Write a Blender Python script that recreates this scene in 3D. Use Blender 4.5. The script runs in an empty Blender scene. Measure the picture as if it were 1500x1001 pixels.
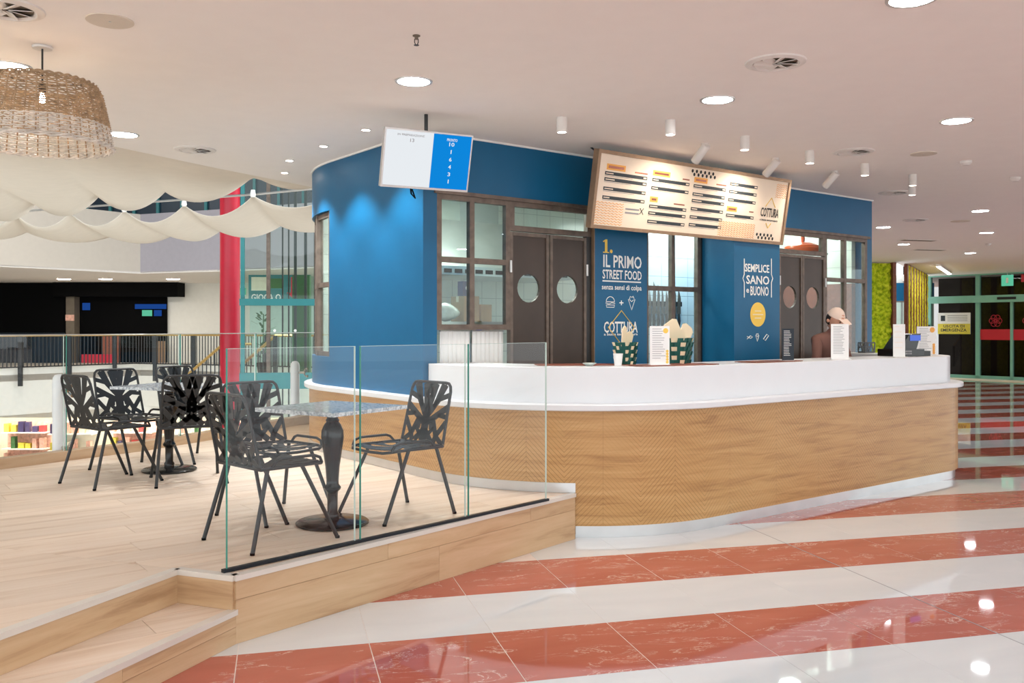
import bpy, math, random
from mathutils import Vector, Matrix
random.seed(7)
SC = bpy.context.scene
COL = SC.collection
# ---------------------------------------------------------------- camera, world, exposure
cam_d = bpy.data.cameras.new('camera')
cam = bpy.data.objects.new('camera', cam_d); COL.objects.link(cam)
cam.location = (0, 0, 1.47); cam.rotation_euler = (math.pi/2, 0, 0)
cam_d.sensor_fit = 'HORIZONTAL'; cam_d.sensor_width = 36.0
cam_d.lens = 36.0*1321.0/1500.0
cam_d.shift_y = -20.5/1500.0
cam_d.clip_start = 0.05; cam_d.clip_end = 200
SC.camera = cam
w = bpy.data.worlds.new('mall_ambient'); SC.world = w; w.use_nodes = True
bg = w.node_tree.nodes.get('Background') or w.node_tree.nodes.new('ShaderNodeBackground')
bg.inputs[0].default_value = (0.89, 0.965, 1.0, 1); bg.inputs[1].default_value = 1.7
SC.view_settings.view_transform = 'Standard'
try: SC.view_settings.look = 'None'
except Exception: pass
SC.view_settings.gamma = 1.0
SC.view_settings.use_curve_mapping = False
SC.view_settings.exposure = 0.70
DOWN_L = 62.0      # radiance of the recessed downlights
# ---------------------------------------------------------------- helpers
def lin(c):
    c = c/255.0
    return c/12.92 if c <= 0.04045 else ((c+0.055)/1.055)**2.4
def rgb(r, g, b): return (lin(r), lin(g), lin(b), 1.0)
MATS = {}
def newmat(name):
    m = bpy.data.materials.new(name); m.use_nodes = True
    nt = m.node_tree; nt.nodes.clear()
    out = nt.nodes.new('ShaderNodeOutputMaterial')
    MATS[name] = m
    return m, nt, out
def principled(nt, out, col=None, rough=0.5, metal=0.0, spec=0.5):
    b = nt.nodes.new('ShaderNodeBsdfPrincipled')
    if col is not None: b.inputs['Base Color'].default_value = col
    b.inputs['Roughness'].default_value = rough
    b.inputs['Metallic'].default_value = metal
    b.inputs['Specular IOR Level'].default_value = spec
    nt.links.new(b.outputs[0], out.inputs[0])
    return b
def N(nt, t, **kw):
    n = nt.nodes.new(t)
    for k, v in kw.items(): setattr(n, k, v)
    return n
def L(nt, a, b): nt.links.new(a, b)
def ramp(nt, fac, stops, interp='LINEAR'):
    r = N(nt, 'ShaderNodeValToRGB'); r.color_ramp.interpolation = interp
    el = r.color_ramp.elements
    while len(el) < len(stops): el.new(0.5)
    for e, (p, c) in zip(el, stops): e.position = p; e.color = c
    L(nt, fac, r.inputs[0]); return r
def math_(nt, op, a, b=None, c=None):
    n = N(nt, 'ShaderNodeMath', operation=op)
    for i, x in enumerate((a, b, c)):
        if x is None: continue
        if isinstance(x, (int, float)): n.inputs[i].default_value = x
        else: L(nt, x, n.inputs[i])
    return n.outputs[0]
def plain(name, col, rough=0.5, metal=0.0, spec=0.5, var=0.06, scale=6.0):
    """a slightly uneven single colour"""
    m, nt, out = newmat(name)
    b = principled(nt, out, col, rough, metal, spec)
    if var:
        tc = N(nt, 'ShaderNodeTexCoord'); no = N(nt, 'ShaderNodeTexNoise')
        no.inputs['Scale'].default_value = scale; no.inputs['Detail'].default_value = 3
        L(nt, tc.outputs['Object'], no.inputs['Vector'])
        k = 1-var; k2 = 1+var
        r = ramp(nt, no.outputs[0], [(0.3, (col[0]*k, col[1]*k, col[2]*k, 1)), (0.7, (min(1, col[0]*k2), min(1, col[1]*k2), min(1, col[2]*k2), 1))])
        L(nt, r.outputs[0], b.inputs['Base Color'])
    return m
def emis(name, col, s):
    m, nt, out = newmat(name)
    e = N(nt, 'ShaderNodeEmission'); e.inputs[0].default_value = col; e.inputs[1].default_value = s
    L(nt, e.outputs[0], out.inputs[0]); return m
def thin_glass(name, tint, refl=1.0, rough=0.0):
    m, nt, out = newmat(name)
    t = N(nt, 'ShaderNodeBsdfTransparent'); t.inputs[0].default_value = tint
    g = N(nt, 'ShaderNodeBsdfGlossy'); g.inputs['Roughness'].default_value = rough
    f = N(nt, 'ShaderNodeLayerWeight'); f.inputs[0].default_value = 0.5
    k = math_(nt, 'MULTIPLY', math_(nt, 'MULTIPLY_ADD', math_(nt, 'POWER', f.outputs['Facing'], 5.0), 0.96, 0.045), refl)
    mx = N(nt, 'ShaderNodeMixShader'); L(nt, k, mx.inputs[0]); L(nt, t.outputs[0], mx.inputs[1]); L(nt, g.outputs[0], mx.inputs[2])
    L(nt, mx.outputs[0], out.inputs[0]); return m

class MB:
    def __init__(s): s.v = []; s.f = []; s.m = []; s.uv = None
    def add(s, vs, fs, mi=0, M=None):
        o = len(s.v)
        for p in vs:
            p = Vector(p)
            if M is not None: p = M @ p
            s.v.append(p)
        for f in fs: s.f.append([i+o for i in f]); s.m.append(mi)
        return s
    def box(s, x0, y0, z0, x1, y1, z1, mi=0, M=None):
        if x0 > x1: x0, x1 = x1, x0
        if y0 > y1: y0, y1 = y1, y0
        if z0 > z1: z0, z1 = z1, z0
        return s.add([(x0,y0,z0),(x1,y0,z0),(x1,y1,z0),(x0,y1,z0),(x0,y0,z1),(x1,y0,z1),(x1,y1,z1),(x0,y1,z1)],
              [(3,2,1,0),(4,5,6,7),(0,1,5,4),(1,2,6,5),(2,3,7,6),(3,0,4,7)], mi, M)
    def prism(s, poly, z0, z1, mi=0, M=None):
        n = len(poly)
        ar = sum(poly[i][0]*poly[(i+1)%n][1]-poly[(i+1)%n][0]*poly[i][1] for i in range(n))
        if ar < 0: poly = poly[::-1]
        vs = [(x,y,z0) for x,y in poly]+[(x,y,z1) for x,y in poly]
        fs = [tuple(range(n-1,-1,-1)), tuple(range(n,2*n))]+[(i,(i+1)%n,(i+1)%n+n,i+n) for i in range(n)]
        return s.add(vs, fs, mi, M)
    def tube(s, pts, r, n=8, closed=False, mi=0, M=None):
        P = [Vector(p) for p in pts]; m = len(P)
        rr = r if isinstance(r, (list, tuple)) else [r]*m
        T = []
        for i in range(m):
            a = P[(i-1)%m] if (closed or i > 0) else P[i]; b = P[(i+1)%m] if (closed or i < m-1) else P[i]
            d = b-a
            T.append(d.normalized() if d.length > 1e-9 else Vector((0,0,1)))
        up = Vector((0,0,1)) if abs(T[0].z) < 0.95 else Vector((1,0,0))
        x = T[0].cross(up).normalized(); vs = []
        for i in range(m):
            x = (x - T[i]*x.dot(T[i]))
            x = x.normalized() if x.length > 1e-6 else T[i].orthogonal().normalized()
            y = T[i].cross(x)
            for k in range(n):
                a = 2*math.pi*k/n
                vs.append(P[i]+(x*math.cos(a)+y*math.sin(a))*rr[i])
        fs = []
        for i in range(m if closed else m-1):
            j = (i+1)%m
            for k in range(n):
                fs.append((i*n+k, i*n+(k+1)%n, j*n+(k+1)%n, j*n+k))
        if not closed:
            fs.append(tuple(range(n-1,-1,-1))); fs.append(tuple((m-1)*n+k for k in range(n)))
        return s.add(vs, fs, mi, M)
    def lathe(s, prof, n=24, c=(0,0,0), mi=0, M=None, cap=True):
        vs = []
        for r, z in prof:
            for k in range(n):
                a = 2*math.pi*k/n; vs.append((c[0]+r*math.cos(a), c[1]+r*math.sin(a), c[2]+z))
        fs = []
        for i in range(len(prof)-1):
            for k in range(n):
                fs.append((i*n+k, i*n+(k+1)%n, (i+1)*n+(k+1)%n, (i+1)*n+k))
        if cap:
            fs.append(tuple(range(n-1,-1,-1))); fs.append(tuple((len(prof)-1)*n+k for k in range(n)))
        return s.add(vs, fs, mi, M)
    def bar(s, a, b, w, t, up=(0,0,1), mi=0, M=None):
        """flat bar from a to b: width w across, thickness t along up"""
        a = Vector(a); b = Vector(b); d = (b-a); ln = d.length
        if ln < 1e-6: return s
        d.normalize(); u = Vector(up); u = (u-d*u.dot(d))
        u = u.normalized() if u.length > 1e-6 else d.orthogonal().normalized()
        x = d.cross(u)
        vs = [p+x*sx*w/2+u*sz*t/2 for p in (a, b) for sx, sz in ((-1,-1),(1,-1),(1,1),(-1,1))]
        return s.add(vs, [(0,1,2,3)[::-1],(4,5,6,7),(0,1,5,4),(1,2,6,5),(2,3,7,6),(3,0,4,7)], mi, M)
    def grid(s, pts, mi=0, M=None, closed_u=False):
        """pts[i][j]"""
        a = len(pts); b = len(pts[0]); vs = [p for row in pts for p in row]; fs = []
        for i in range(a if closed_u else a-1):
            i2 = (i+1)%a
            for j in range(b-1): fs.append((i*b+j, i2*b+j, i2*b+j+1, i*b+j+1))
        return s.add(vs, fs, mi, M)
    def build(s, name, mats, parent=None, loc=None, rz=0.0, smooth=False):
        me = bpy.data.meshes.new(name)
        me.from_pydata([tuple(p) for p in s.v], [], s.f)
        if not isinstance(mats, (list, tuple)): mats = [mats]
        for m in mats: me.materials.append(MATS[m] if isinstance(m, str) else m)
        if len(mats) > 1:
            for p, mi in zip(me.polygons, s.m): p.material_index = mi
        if s.uv is not None:
            ul = me.uv_layers.new(name='UVMap')
            for lp in me.loops: ul.data[lp.index].uv = s.uv[lp.vertex_index]
        if smooth:
            for p in me.polygons: p.use_smooth = True
            try: me.set_sharp_from_angle(angle=math.radians(40))
            except Exception: pass
        o = bpy.data.objects.new(name, me); COL.objects.link(o)
        if parent is not None: o.parent = parent
        if loc is not None: o.location = loc
        o.rotation_euler = (0, 0, rz)
        return o
def tag(o, label, cat=None, group=None, kind=None):
    if label: o['label'] = label
    if cat: o['category'] = cat
    if group: o['group'] = group
    if kind: o['kind'] = kind
    return o
def thing(name, label, cat, loc=(0,0,0), rz=0.0, group=None, kind=None):
    o = bpy.data.objects.new(name, None); COL.objects.link(o)
    o.empty_display_size = 0.1
    o.location = loc; o.rotation_euler = (0, 0, rz)
    return tag(o, label, cat, group, kind)
def copy_tree(o, parent=None):
    c = o.copy(); COL.objects.link(c); c.parent = parent
    for ch in list(o.children): copy_tree(ch, c)
    return c
# kiosk frame: s along the front wall, q into the building, origin at its front left corner
PHI = math.radians(37.4); CU, SU = math.cos(PHI), math.sin(PHI)
F0 = (-0.69, 7.0)
def K(s, q, z=0.0): return (F0[0]+CU*s-SU*q, F0[1]+SU*s+CU*q, z)
def kbox(mb, s0, s1, q0, q1, z0, z1, mi=0): return mb.box(s0, q0, z0, s1, q1, z1, mi)
def kthing(name, label, cat, s, q, z=0.0, drz=0.0, **kw): return thing(name, label, cat, K(s, q, z), PHI+drz, **kw)
TXT = {}
def text_mb(body, x0, x1, z0, z1, y=0.0, ext=0.0015, bold=0.018):
    """lettering fitted to a rectangle in the local XZ plane, facing -Y"""
    cu = bpy.data.curves.new('lettering', 'FONT'); cu.body = body; cu.size = 1.0; cu.resolution_u = 2; cu.extrude = 0.0; cu.offset = bold
    ob = bpy.data.objects.new('lettering', cu)
    me = bpy.data.meshes.new_from_object(ob)
    xs = [v.co.x for v in me.vertices]; ys = [v.co.y for v in me.vertices]
    ax, bx, ay, by = min(xs), max(xs), min(ys), max(ys)
    mb = MB(); vs = []
    for v in me.vertices:
        vs.append((x0+(v.co.x-ax)/(bx-ax)*(x1-x0), y-ext, z0+(v.co.y-ay)/max(1e-6, by-ay)*(z1-z0)))
    mb.add(vs, [tuple(p.vertices) for p in me.polygons])
    bpy.data.objects.remove(ob); bpy.data.curves.remove(cu); bpy.data.meshes.remove(me)
    return mb
def lettering(parent, body, mat, x0, x1, z0, z1, y=0.0, name='lettering'):
    return text_mb(body, x0, x1, z0, z1, y).build(name, mat, parent)
def clip_half(poly, a, b):
    """keep the part of a convex polygon on the left of the line a -> b"""
    out = []
    def sd(p): return (b[0]-a[0])*(p[1]-a[1])-(b[1]-a[1])*(p[0]-a[0])
    for i in range(len(poly)):
        p, q = poly[i], poly[(i+1)%len(poly)]; dp, dq = sd(p), sd(q)
        if dp >= 0: out.append(p)
        if (dp > 0 and dq < 0) or (dp < 0 and dq > 0):
            t = dp/(dp-dq); out.append((p[0]+(q[0]-p[0])*t, p[1]+(q[1]-p[1])*t))
    return out
def area(p): return 0.5*abs(sum(p[i][0]*p[(i+1)%len(p)][1]-p[(i+1)%len(p)][0]*p[i][1] for i in range(len(p))))
# ---------------------------------------------------------------- materials
plain('ceiling_paint', rgb(246,240,234), 0.9, var=0.01)
plain('white_wall', rgb(240,238,230), 0.8, var=0.02)
plain('beige_fascia', rgb(206,197,185), 0.8, var=0.02)
plain('lavender_fascia', rgb(168,164,172), 0.8, var=0.03)
plain('blue_paint', rgb(0,92,134), 0.42, var=0.03, spec=0.4)
plain('solid_white', rgb(226,227,229), 0.3, var=0.01)
plain('steel_kick', rgb(200,200,200), 0.3, metal=0.9, var=0.04)
plain('frame_steel', rgb(112,98,88), 0.5, metal=0.35, var=0.25, scale=14)
plain('door_brown', rgb(70,58,50), 0.45, metal=0.2, var=0.15, scale=3)
plain('black_metal', rgb(48,49,50), 0.42, metal=0.3, var=0.08)
plain('black_gloss', rgb(26,24,23), 0.2, metal=0.2, var=0.08)
plain('black_paint', rgb(5,5,6), 0.8, var=0.0, spec=0.1)
plain('dark_channel', rgb(30,34,40), 0.35, metal=0.5, var=0.0)
plain('alu', rgb(205,203,200), 0.35, metal=0.7, var=0.03)
plain('chrome', rgb(200,198,190), 0.12, metal=1.0, var=0.0)
plain('brass', rgb(214,180,112), 0.3, metal=0.8, var=0.05)
plain('white_plastic', rgb(236,234,230), 0.4, var=0.0)
plain('fixture_white', rgb(225,220,214), 0.5, var=0.0)
plain('plate_beige', rgb(214,203,188), 0.8, var=0.02)
plain('vent_dark', rgb(110,100,86), 0.7, var=0.1)
plain('red_paint', rgb(196,12,48), 0.35, var=0.05)
plain('teal_paint', rgb(36,128,132), 0.4, var=0.03)
plain('mint_paint', rgb(132,190,172), 0.4, var=0.03)
plain('mint_wall', rgb(205,226,214), 0.8, var=0.04)
plain('stainless', rgb(190,196,192), 0.28, metal=0.85, var=0.06)
plain('orange_enamel', rgb(214,92,44), 0.3, var=0.05)
plain('brown_wood', rgb(124,72,52), 0.5, var=0.2, scale=20)
plain('cardboard', rgb(178,140,98), 0.8, var=0.06)
plain('paper_white', rgb(244,243,240), 0.7, var=0.0)
plain('paper_cream', rgb(246,226,190), 0.7, var=0.03)
plain('ink_grey', rgb(150,150,152), 0.7, var=0.0)
plain('ink_dark', rgb(52,60,66), 0.7, var=0.0)
plain('ink_black', rgb(22,22,24), 0.7, var=0.0)
plain('ink_orange', rgb(246,178,92), 0.7, var=0.0)
plain('ink_yellow', rgb(246,206,90), 0.6, var=0.0)
plain('ink_white', rgb(245,245,240), 0.6, var=0.0)
plain('menu_cream', rgb(244,226,204), 0.6, var=0.02)
plain('menu_frame', rgb(150,122,96), 0.45, metal=0.4, var=0.1, scale=20)
plain('copper', rgb(150,92,74), 0.35, metal=0.6, var=0.05)
plain('green_pack', rgb(22,92,84), 0.5, var=0.1, scale=30)
plain('knife_steel', rgb(104,94,84), 0.5, metal=0.4, var=0.1)
plain('knife_handle', rgb(40,34,32), 0.5, var=0.1)
plain('skin', rgb(205,150,125), 0.55, var=0.04)
plain('shirt', rgb(120,84,74), 0.85, var=0.08)
plain('cap_cloth', rgb(228,205,190), 0.85, var=0.05)
plain('hair_dark', rgb(50,38,32), 0.6, var=0.1)
plain('sail_cloth', rgb(232,222,208), 0.9, var=0.02)
plain('night_blue', rgb(20,44,62), 0.3, var=0.15, scale=0.4)
plain('night_dark', rgb(26,20,18), 0.25, var=0.3, scale=0.6)
plain('shutter_blue', rgb(10,30,44), 0.5, var=0.1)
plain('grey_floor', rgb(196,186,172), 0.4, var=0.04)
plain('red_sign', rgb(205,40,60), 0.5, var=0.0)
plain('wicker_brown', rgb(172,146,116), 0.75, var=0.3, scale=22)
plain('wicker_grey', rgb(214,206,196), 0.75, var=0.25, scale=22)
plain('bottle_violet', rgb(66,58,96), 0.4, var=0.05)
plain('goods_pink', rgb(236,180,160), 0.7, var=0.25, scale=9)
plain('goods_yellow', rgb(226,210,80), 0.6, var=0.1)
plain('goods_green', rgb(70,120,70), 0.6, var=0.1)
plain('goods_red', rgb(200,60,60), 0.6, var=0.1)
plain('goods_cream', rgb(240,236,214), 0.7, var=0.06)
plain('bag_clear', rgb(206,214,206), 0.25, var=0.1, scale=25)
plain('plant_green', rgb(60,104,60), 0.6, var=0.2, scale=20)
emis('lamp_white', (0.90, 0.96, 1.0, 1), DOWN_L)
emis('lamp_small', (1.0, 0.88, 0.74, 1), 40.0)
emis('bulb_warm', (1.0, 0.72, 0.46, 1), 90.0)
emis('screen_white', (0.92, 0.96, 1.0, 1), 0.54)
emis('screen_blue', (0.005, 0.27, 0.80, 1), 0.55)
emis('screen_small', (0.15, 0.25, 0.9, 1), 0.5)
emis('sign_green', (0.10, 0.45, 0.28, 1), 0.7)
emis('shop_glow', (1.0, 0.93, 0.84, 1), 16.0)
emis('shop_screen', (0.02, 0.10, 0.45, 1), 0.35)
thin_glass('clear_glass', (0.97, 0.985, 0.98, 1), 0.9)
thin_glass('kiosk_glass', (0.90, 0.95, 0.93, 1), 0.8)
thin_glass('mint_glass', (0.70, 0.84, 0.79, 1), 0.8)
thin_glass('dark_glass', (0.30, 0.28, 0.27, 1), 0.5)
plain('glass_edge', rgb(60,140,126), 0.15, var=0.0)
plain('glass_edge_pale', rgb(196,214,206), 0.15, var=0.0)

def wood_mat(name, c1, c2, c3, rough=0.45, scale=1.0, objrand=0.12, axis='X'):
    m, nt, out = newmat(name); b = principled(nt, out, c1, rough)
    tc = N(nt, 'ShaderNodeTexCoord'); oi = N(nt, 'ShaderNodeObjectInfo')
    mp = N(nt, 'ShaderNodeMapping')
    mp.inputs['Scale'].default_value = (1.2*scale, 16*scale, 16*scale) if axis == 'X' else (16*scale, 16*scale, 1.2*scale)
    cb = N(nt, 'ShaderNodeCombineXYZ'); r10 = math_(nt, 'MULTIPLY', oi.outputs['Random'], 37.0)
    for i in range(3): L(nt, r10, cb.inputs[i])
    ad = N(nt, 'ShaderNodeVectorMath', operation='ADD'); L(nt, tc.outputs['Object'], ad.inputs[0]); L(nt, cb.outputs[0], ad.inputs[1])
    L(nt, ad.outputs[0], mp.inputs[0])
    no = N(nt, 'ShaderNodeTexNoise'); no.inputs['Scale'].default_value = 1.0; no.inputs['Detail'].default_value = 7; no.inputs['Roughness'].default_value = 0.62; no.inputs['Distortion'].default_value = 0.6
    L(nt, mp.outputs[0], no.inputs['Vector'])
    r = ramp(nt, no.outputs[0], [(0.28, c3), (0.46, c1), (0.72, c2)])
    hsv = N(nt, 'ShaderNodeHueSaturation'); L(nt, r.outputs[0], hsv.inputs['Color'])
    v = math_(nt, 'MULTIPLY_ADD', oi.outputs['Random'], objrand, 1.0-objrand*0.5); L(nt, v, hsv.inputs['Value'])
    L(nt, hsv.outputs[0], b.inputs['Base Color'])
    bp = N(nt, 'ShaderNodeBump'); bp.inputs['Strength'].default_value = 0.08; bp.inputs['Distance'].default_value = 0.002
    L(nt, no.outputs[0], bp.inputs['Height']); L(nt, bp.outputs[0], b.inputs['Normal'])
    return m
wood_mat('plank_light', rgb(222,200,178), rgb(230,212,194), rgb(200,172,146), 0.42)
wood_mat('plank_riser', rgb(194,160,122), rgb(206,174,138), rgb(164,128,92), 0.5)
wood_mat('curb_wood', rgb(186,156,124), rgb(196,168,138), rgb(160,126,94), 0.45)
plain('nosing', rgb(216,208,198), 0.4, metal=0.2, var=0.03)

def counter_wood():
    m, nt, out = newmat('counter_wood'); b = principled(nt, out, rgb(190,140,76), 0.4)
    uv = N(nt, 'ShaderNodeUVMap'); sx = N(nt, 'ShaderNodeSeparateXYZ'); L(nt, uv.outputs[0], sx.inputs[0])
    mp = N(nt, 'ShaderNodeMapping'); mp.inputs['Scale'].default_value = (0.9, 13, 1); L(nt, uv.outputs[0], mp.inputs[0])
    no = N(nt, 'ShaderNodeTexNoise'); no.inputs['Scale'].default_value = 1.6; no.inputs['Detail'].default_value = 8; no.inputs['Roughness'].default_value = 0.6; no.inputs['Distortion'].default_value = 0.8
    L(nt, mp.outputs[0], no.inputs['Vector'])
    r = ramp(nt, no.outputs[0], [(0.25, rgb(158,112,62)), (0.48, rgb(190,146,90)), (0.75, rgb(204,162,108))])
    # engraved chevron: zigzag columns of fine slanting lines
    tri = math_(nt, 'PINGPONG', sx.outputs[0], 0.28)
    c = math_(nt, 'ADD', math_(nt, 'MULTIPLY', tri, 1.0), sx.outputs[1])
    fr = math_(nt, 'FRACT', math_(nt, 'DIVIDE', c, 0.035))
    ln = math_(nt, 'LESS_THAN', fr, 0.13)
    seam = math_(nt, 'LESS_THAN', math_(nt, 'PINGPONG', sx.outputs[0], 0.28), 0.0015)
    n2 = N(nt, 'ShaderNodeTexNoise'); n2.inputs['Scale'].default_value = 1.5; L(nt, uv.outputs[0], n2.inputs['Vector'])
    k = math_(nt, 'MULTIPLY', ln, ramp(nt, n2.outputs[0], [(0.35, (0.12,0.12,0.12,1)), (0.6, (0.75,0.75,0.75,1))]).outputs[0])
    k = math_(nt, 'MAXIMUM', k, math_(nt, 'MULTIPLY', seam, 0.35))
    mx = N(nt, 'ShaderNodeMixRGB'); L(nt, k, mx.inputs[0]); L(nt, r.outputs[0], mx.inputs[1]); mx.inputs[2].default_value = rgb(112,76,36)
    L(nt, mx.outputs[0], b.inputs['Base Color'])
    bp = N(nt, 'ShaderNodeBump'); bp.inputs['Strength'].default_value = 0.25; bp.inputs['Distance'].default_value = 0.001
    bp.invert = True; L(nt, k, bp.inputs['Height']); L(nt, bp.outputs[0], b.inputs['Normal'])
counter_wood()

def marble(name, base, base2, vein, rough, veins=True):
    m, nt, out = newmat(name); b = principled(nt, out, base, rough)
    ge = N(nt, 'ShaderNodeNewGeometry'); oi = N(nt, 'ShaderNodeObjectInfo')
    rot = N(nt, 'ShaderNodeMapping'); rot.inputs['Rotation'].default_value = (0, 0, -math.radians(14.5)); L(nt, ge.outputs['Position'], rot.inputs[0])
    mp = N(nt, 'ShaderNodeMapping'); mp.inputs['Scale'].default_value = (1.3, 4.2, 1.0)
    cb = N(nt, 'ShaderNodeCombineXYZ'); rr = math_(nt, 'MULTIPLY', oi.outputs['Random'], 53.0)
    L(nt, rr, cb.inputs[0]); L(nt, rr, cb.inputs[1])
    ad = N(nt, 'ShaderNodeVectorMath', operation='ADD'); L(nt, rot.outputs[0], ad.inputs[0]); L(nt, cb.outputs[0], ad.inputs[1])
    L(nt, ad.outputs[0], mp.inputs[0])
    no = N(nt, 'ShaderNodeTexNoise'); no.inputs['Scale'].default_value = 1.1; no.inputs['Detail'].default_value = 5; no.inputs['Distortion'].default_value = 0.7
    L(nt, mp.outputs[0], no.inputs['Vector'])
    r = ramp(nt, no.outputs[0], [(0.3, base), (0.7, base2)])
    col = r.outputs[0]
    if veins:
        n2 = N(nt, 'ShaderNodeTexNoise'); n2.inputs['Scale'].default_value = 1.3; n2.inputs['Detail'].default_value = 9; n2.inputs['Roughness'].default_value = 0.66; n2.inputs['Distortion'].default_value = 0.9
        L(nt, mp.outputs[0], n2.inputs['Vector'])
        d = math_(nt, 'ABSOLUTE', math_(nt, 'SUBTRACT', n2.outputs[0], 0.5))
        v = ramp(nt, d, [(0.0, (1,1,1,1)), (0.004, (0.7,0.7,0.7,1)), (0.008, (0,0,0,1))])
        n3 = N(nt, 'ShaderNodeTexNoise'); n3.inputs['Scale'].default_value = 1.7; L(nt, mp.outputs[0], n3.inputs['Vector'])
        k = math_(nt, 'MULTIPLY', v.outputs[0], ramp(nt, n3.outputs[0], [(0.40, (0,0,0,1)), (0.56, (0.9,0.9,0.9,1))]).outputs[0])
        mx = N(nt, 'ShaderNodeMixRGB'); L(nt, k, mx.inputs[0]); L(nt, col, mx.inputs[1]); mx.inputs[2].default_value = vein
        col = mx.outputs[0]
    L(nt, col, b.inputs['Base Color'])
marble('tile_red', rgb(176,92,76), rgb(190,106,90), rgb(236,208,194), 0.03)
marble('tile_white', rgb(224,226,226), rgb(216,219,220), rgb(205,205,205), 0.03, veins=False)
plain('grout', rgb(226,212,202), 0.6, var=0.0)

def moss(name, c1, c2, c3):
    m, nt, out = newmat(name); b = principled(nt, out, c1, 0.9)
    tc = N(nt, 'ShaderNodeTexCoord'); no = N(nt, 'ShaderNodeTexNoise'); no.inputs['Scale'].default_value = 14; no.inputs['Detail'].default_value = 4
    L(nt, tc.outputs['Object'], no.inputs['Vector'])
    r = ramp(nt, no.outputs[0], [(0.35, c1), (0.5, c2), (0.66, c3)]); L(nt, r.outputs[0], b.inputs['Base Color'])
moss('moss_green', rgb(140,170,10), rgb(190,212,24), rgb(222,234,60))  # lightened in place of the spotlight that falls on this moss
moss('moss_yellow', rgb(190,176,10), rgb(226,212,30), rgb(240,230,80))
def tile_wall(name, c, g, sx, sz):
    m, nt, out = newmat(name); b = principled(nt, out, c, 0.15)
    tc = N(nt, 'ShaderNodeTexCoord'); sp = N(nt, 'ShaderNodeSeparateXYZ'); L(nt, tc.outputs['Object'], sp.inputs[0])
    a = math_(nt, 'LESS_THAN', math_(nt, 'PINGPONG', sp.outputs[0], sx/2), 0.003)
    z = math_(nt, 'LESS_THAN', math_(nt, 'PINGPONG', sp.outputs[2], sz/2), 0.003)
    mx = N(nt, 'ShaderNodeMixRGB'); L(nt, math_(nt, 'MAXIMUM', a, z), mx.inputs[0]); mx.inputs[1].default_value = c; mx.inputs[2].default_value = g
    L(nt, mx.outputs[0], b.inputs['Base Color'])
tile_wall('kitchen_tile', rgb(226,232,224), rgb(186,194,190), 0.2, 0.2)
tile_wall('blue_white_tile', rgb(222,234,240), rgb(160,176,186), 0.2, 0.2)
# ---------------------------------------------------------------- large structure: floor
def st(o, label, cat): return tag(o, label, cat, kind='structure')
BALC = [(-9.5,-2.0),(-6.7,3.4),(-5.2,5.9),(-4.15,7.3),(-3.4,8.45),(-2.95,9.5),(-2.55,10.7),(-1.6,12.6),(1.0,15.8),(5.0,19.2),(8.2,21.7)]
floor_poly = BALC+[(9.4,21.7),(12.0,26.6),(14.0,40),(34,40),(34,-10),(-9.5,-10)]
floor = MB().prism(floor_poly, -0.30, -0.0012).build('floor', 'grout')
st(floor, 'polished mall floor of alternating red marble and white tile stripes', 'floor')
A1 = math.radians(14.5); E1 = (math.cos(A1), math.sin(A1)); E2 = (-math.sin(A1), math.cos(A1))
TP1, TP2, TO1, TO2 = 0.587, 0.622, 0.994, 3.607
PA, PC = (-1.29,4.19), (0.43,6.27)
def under(x, y):
    """hidden below the platform or inside the kiosk"""
    fl = (PC[0]-PA[0])*(y-PA[1])-(PC[1]-PA[1])*(x-PA[0])
    dx, dy = x-F0[0], y-F0[1]; s = dx*CU+dy*SU; q = -dx*SU+dy*CU
    if -1.0 < q < 3.6 and 0.7 < s < 5.2: return True
    if fl > 0.55 and s < 0.5 and y > 1.0 and (x < -1.9 or y > 4.6): return True
    return False
def inside(poly, x, y):
    c = False; n = len(poly)
    for i in range(n):
        (x1,y1),(x2,y2) = poly[i], poly[(i+1)%n]
        if (y1 > y) != (y2 > y) and x < (x2-x1)*(y-y1)/(y2-y1)+x1: c = not c
    return c
tmesh = {}
for nm in ('tile_red', 'tile_white'):
    g = 0.0024 if nm == 'tile_red' else 0.0008
    mb = MB().box(-TP1/2+g, -TP2/2+0.0006, -0.0012, TP1/2-g, TP2/2-0.0006, 0.0)
    o = mb.build('tile', nm); tmesh[nm] = o.data; bpy.data.objects.remove(o)
rest = MB(); ntile = 0; cand = []
for i in range(-22, 62):
    for j in range(-16, 60):
        c1 = TO1+(i+0.5)*TP1; c2 = TO2+(j+0.5)*TP2
        x = c1*E1[0]+c2*E2[0]; y = c1*E1[1]+c2*E2[1]
        if not inside(floor_poly, x, y) or y < -4 or x > 26: continue
        if under(x, y): continue
        nm = 'tile_red' if j % 2 == 0 else 'tile_white'
        px = 750+1321*x/y if y > 1.5 else -9999
        cand.append(((y if (y > 2.0 and -160 < px < 1660) else 99+y), x, y, nm))
cand.sort()
for k, (_, x, y, nm) in enumerate(cand):
    if k < 280 and _ < 60:
        o = bpy.data.objects.new('tile', tmesh[nm]); COL.objects.link(o); o.parent = floor
        o.location = (x, y, 0); o.rotation_euler = (0, 0, A1)
    else:
        g = 0.0016 if nm == 'tile_red' else 0.0006
        M = Matrix.Translation((x, y, 0)) @ Matrix.Rotation(A1, 4, 'Z')
        a, b = TP1/2-g, TP2/2-g
        rest.add([(-a,-b,0),(a,-b,0),(a,b,0),(-a,b,0)], [(0,1,2,3)], 0 if nm == 'tile_red' else 1, M)
o = rest.build('tile_field', ['tile_red', 'tile_white'], floor); o['kind'] = 'stuff'
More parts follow.
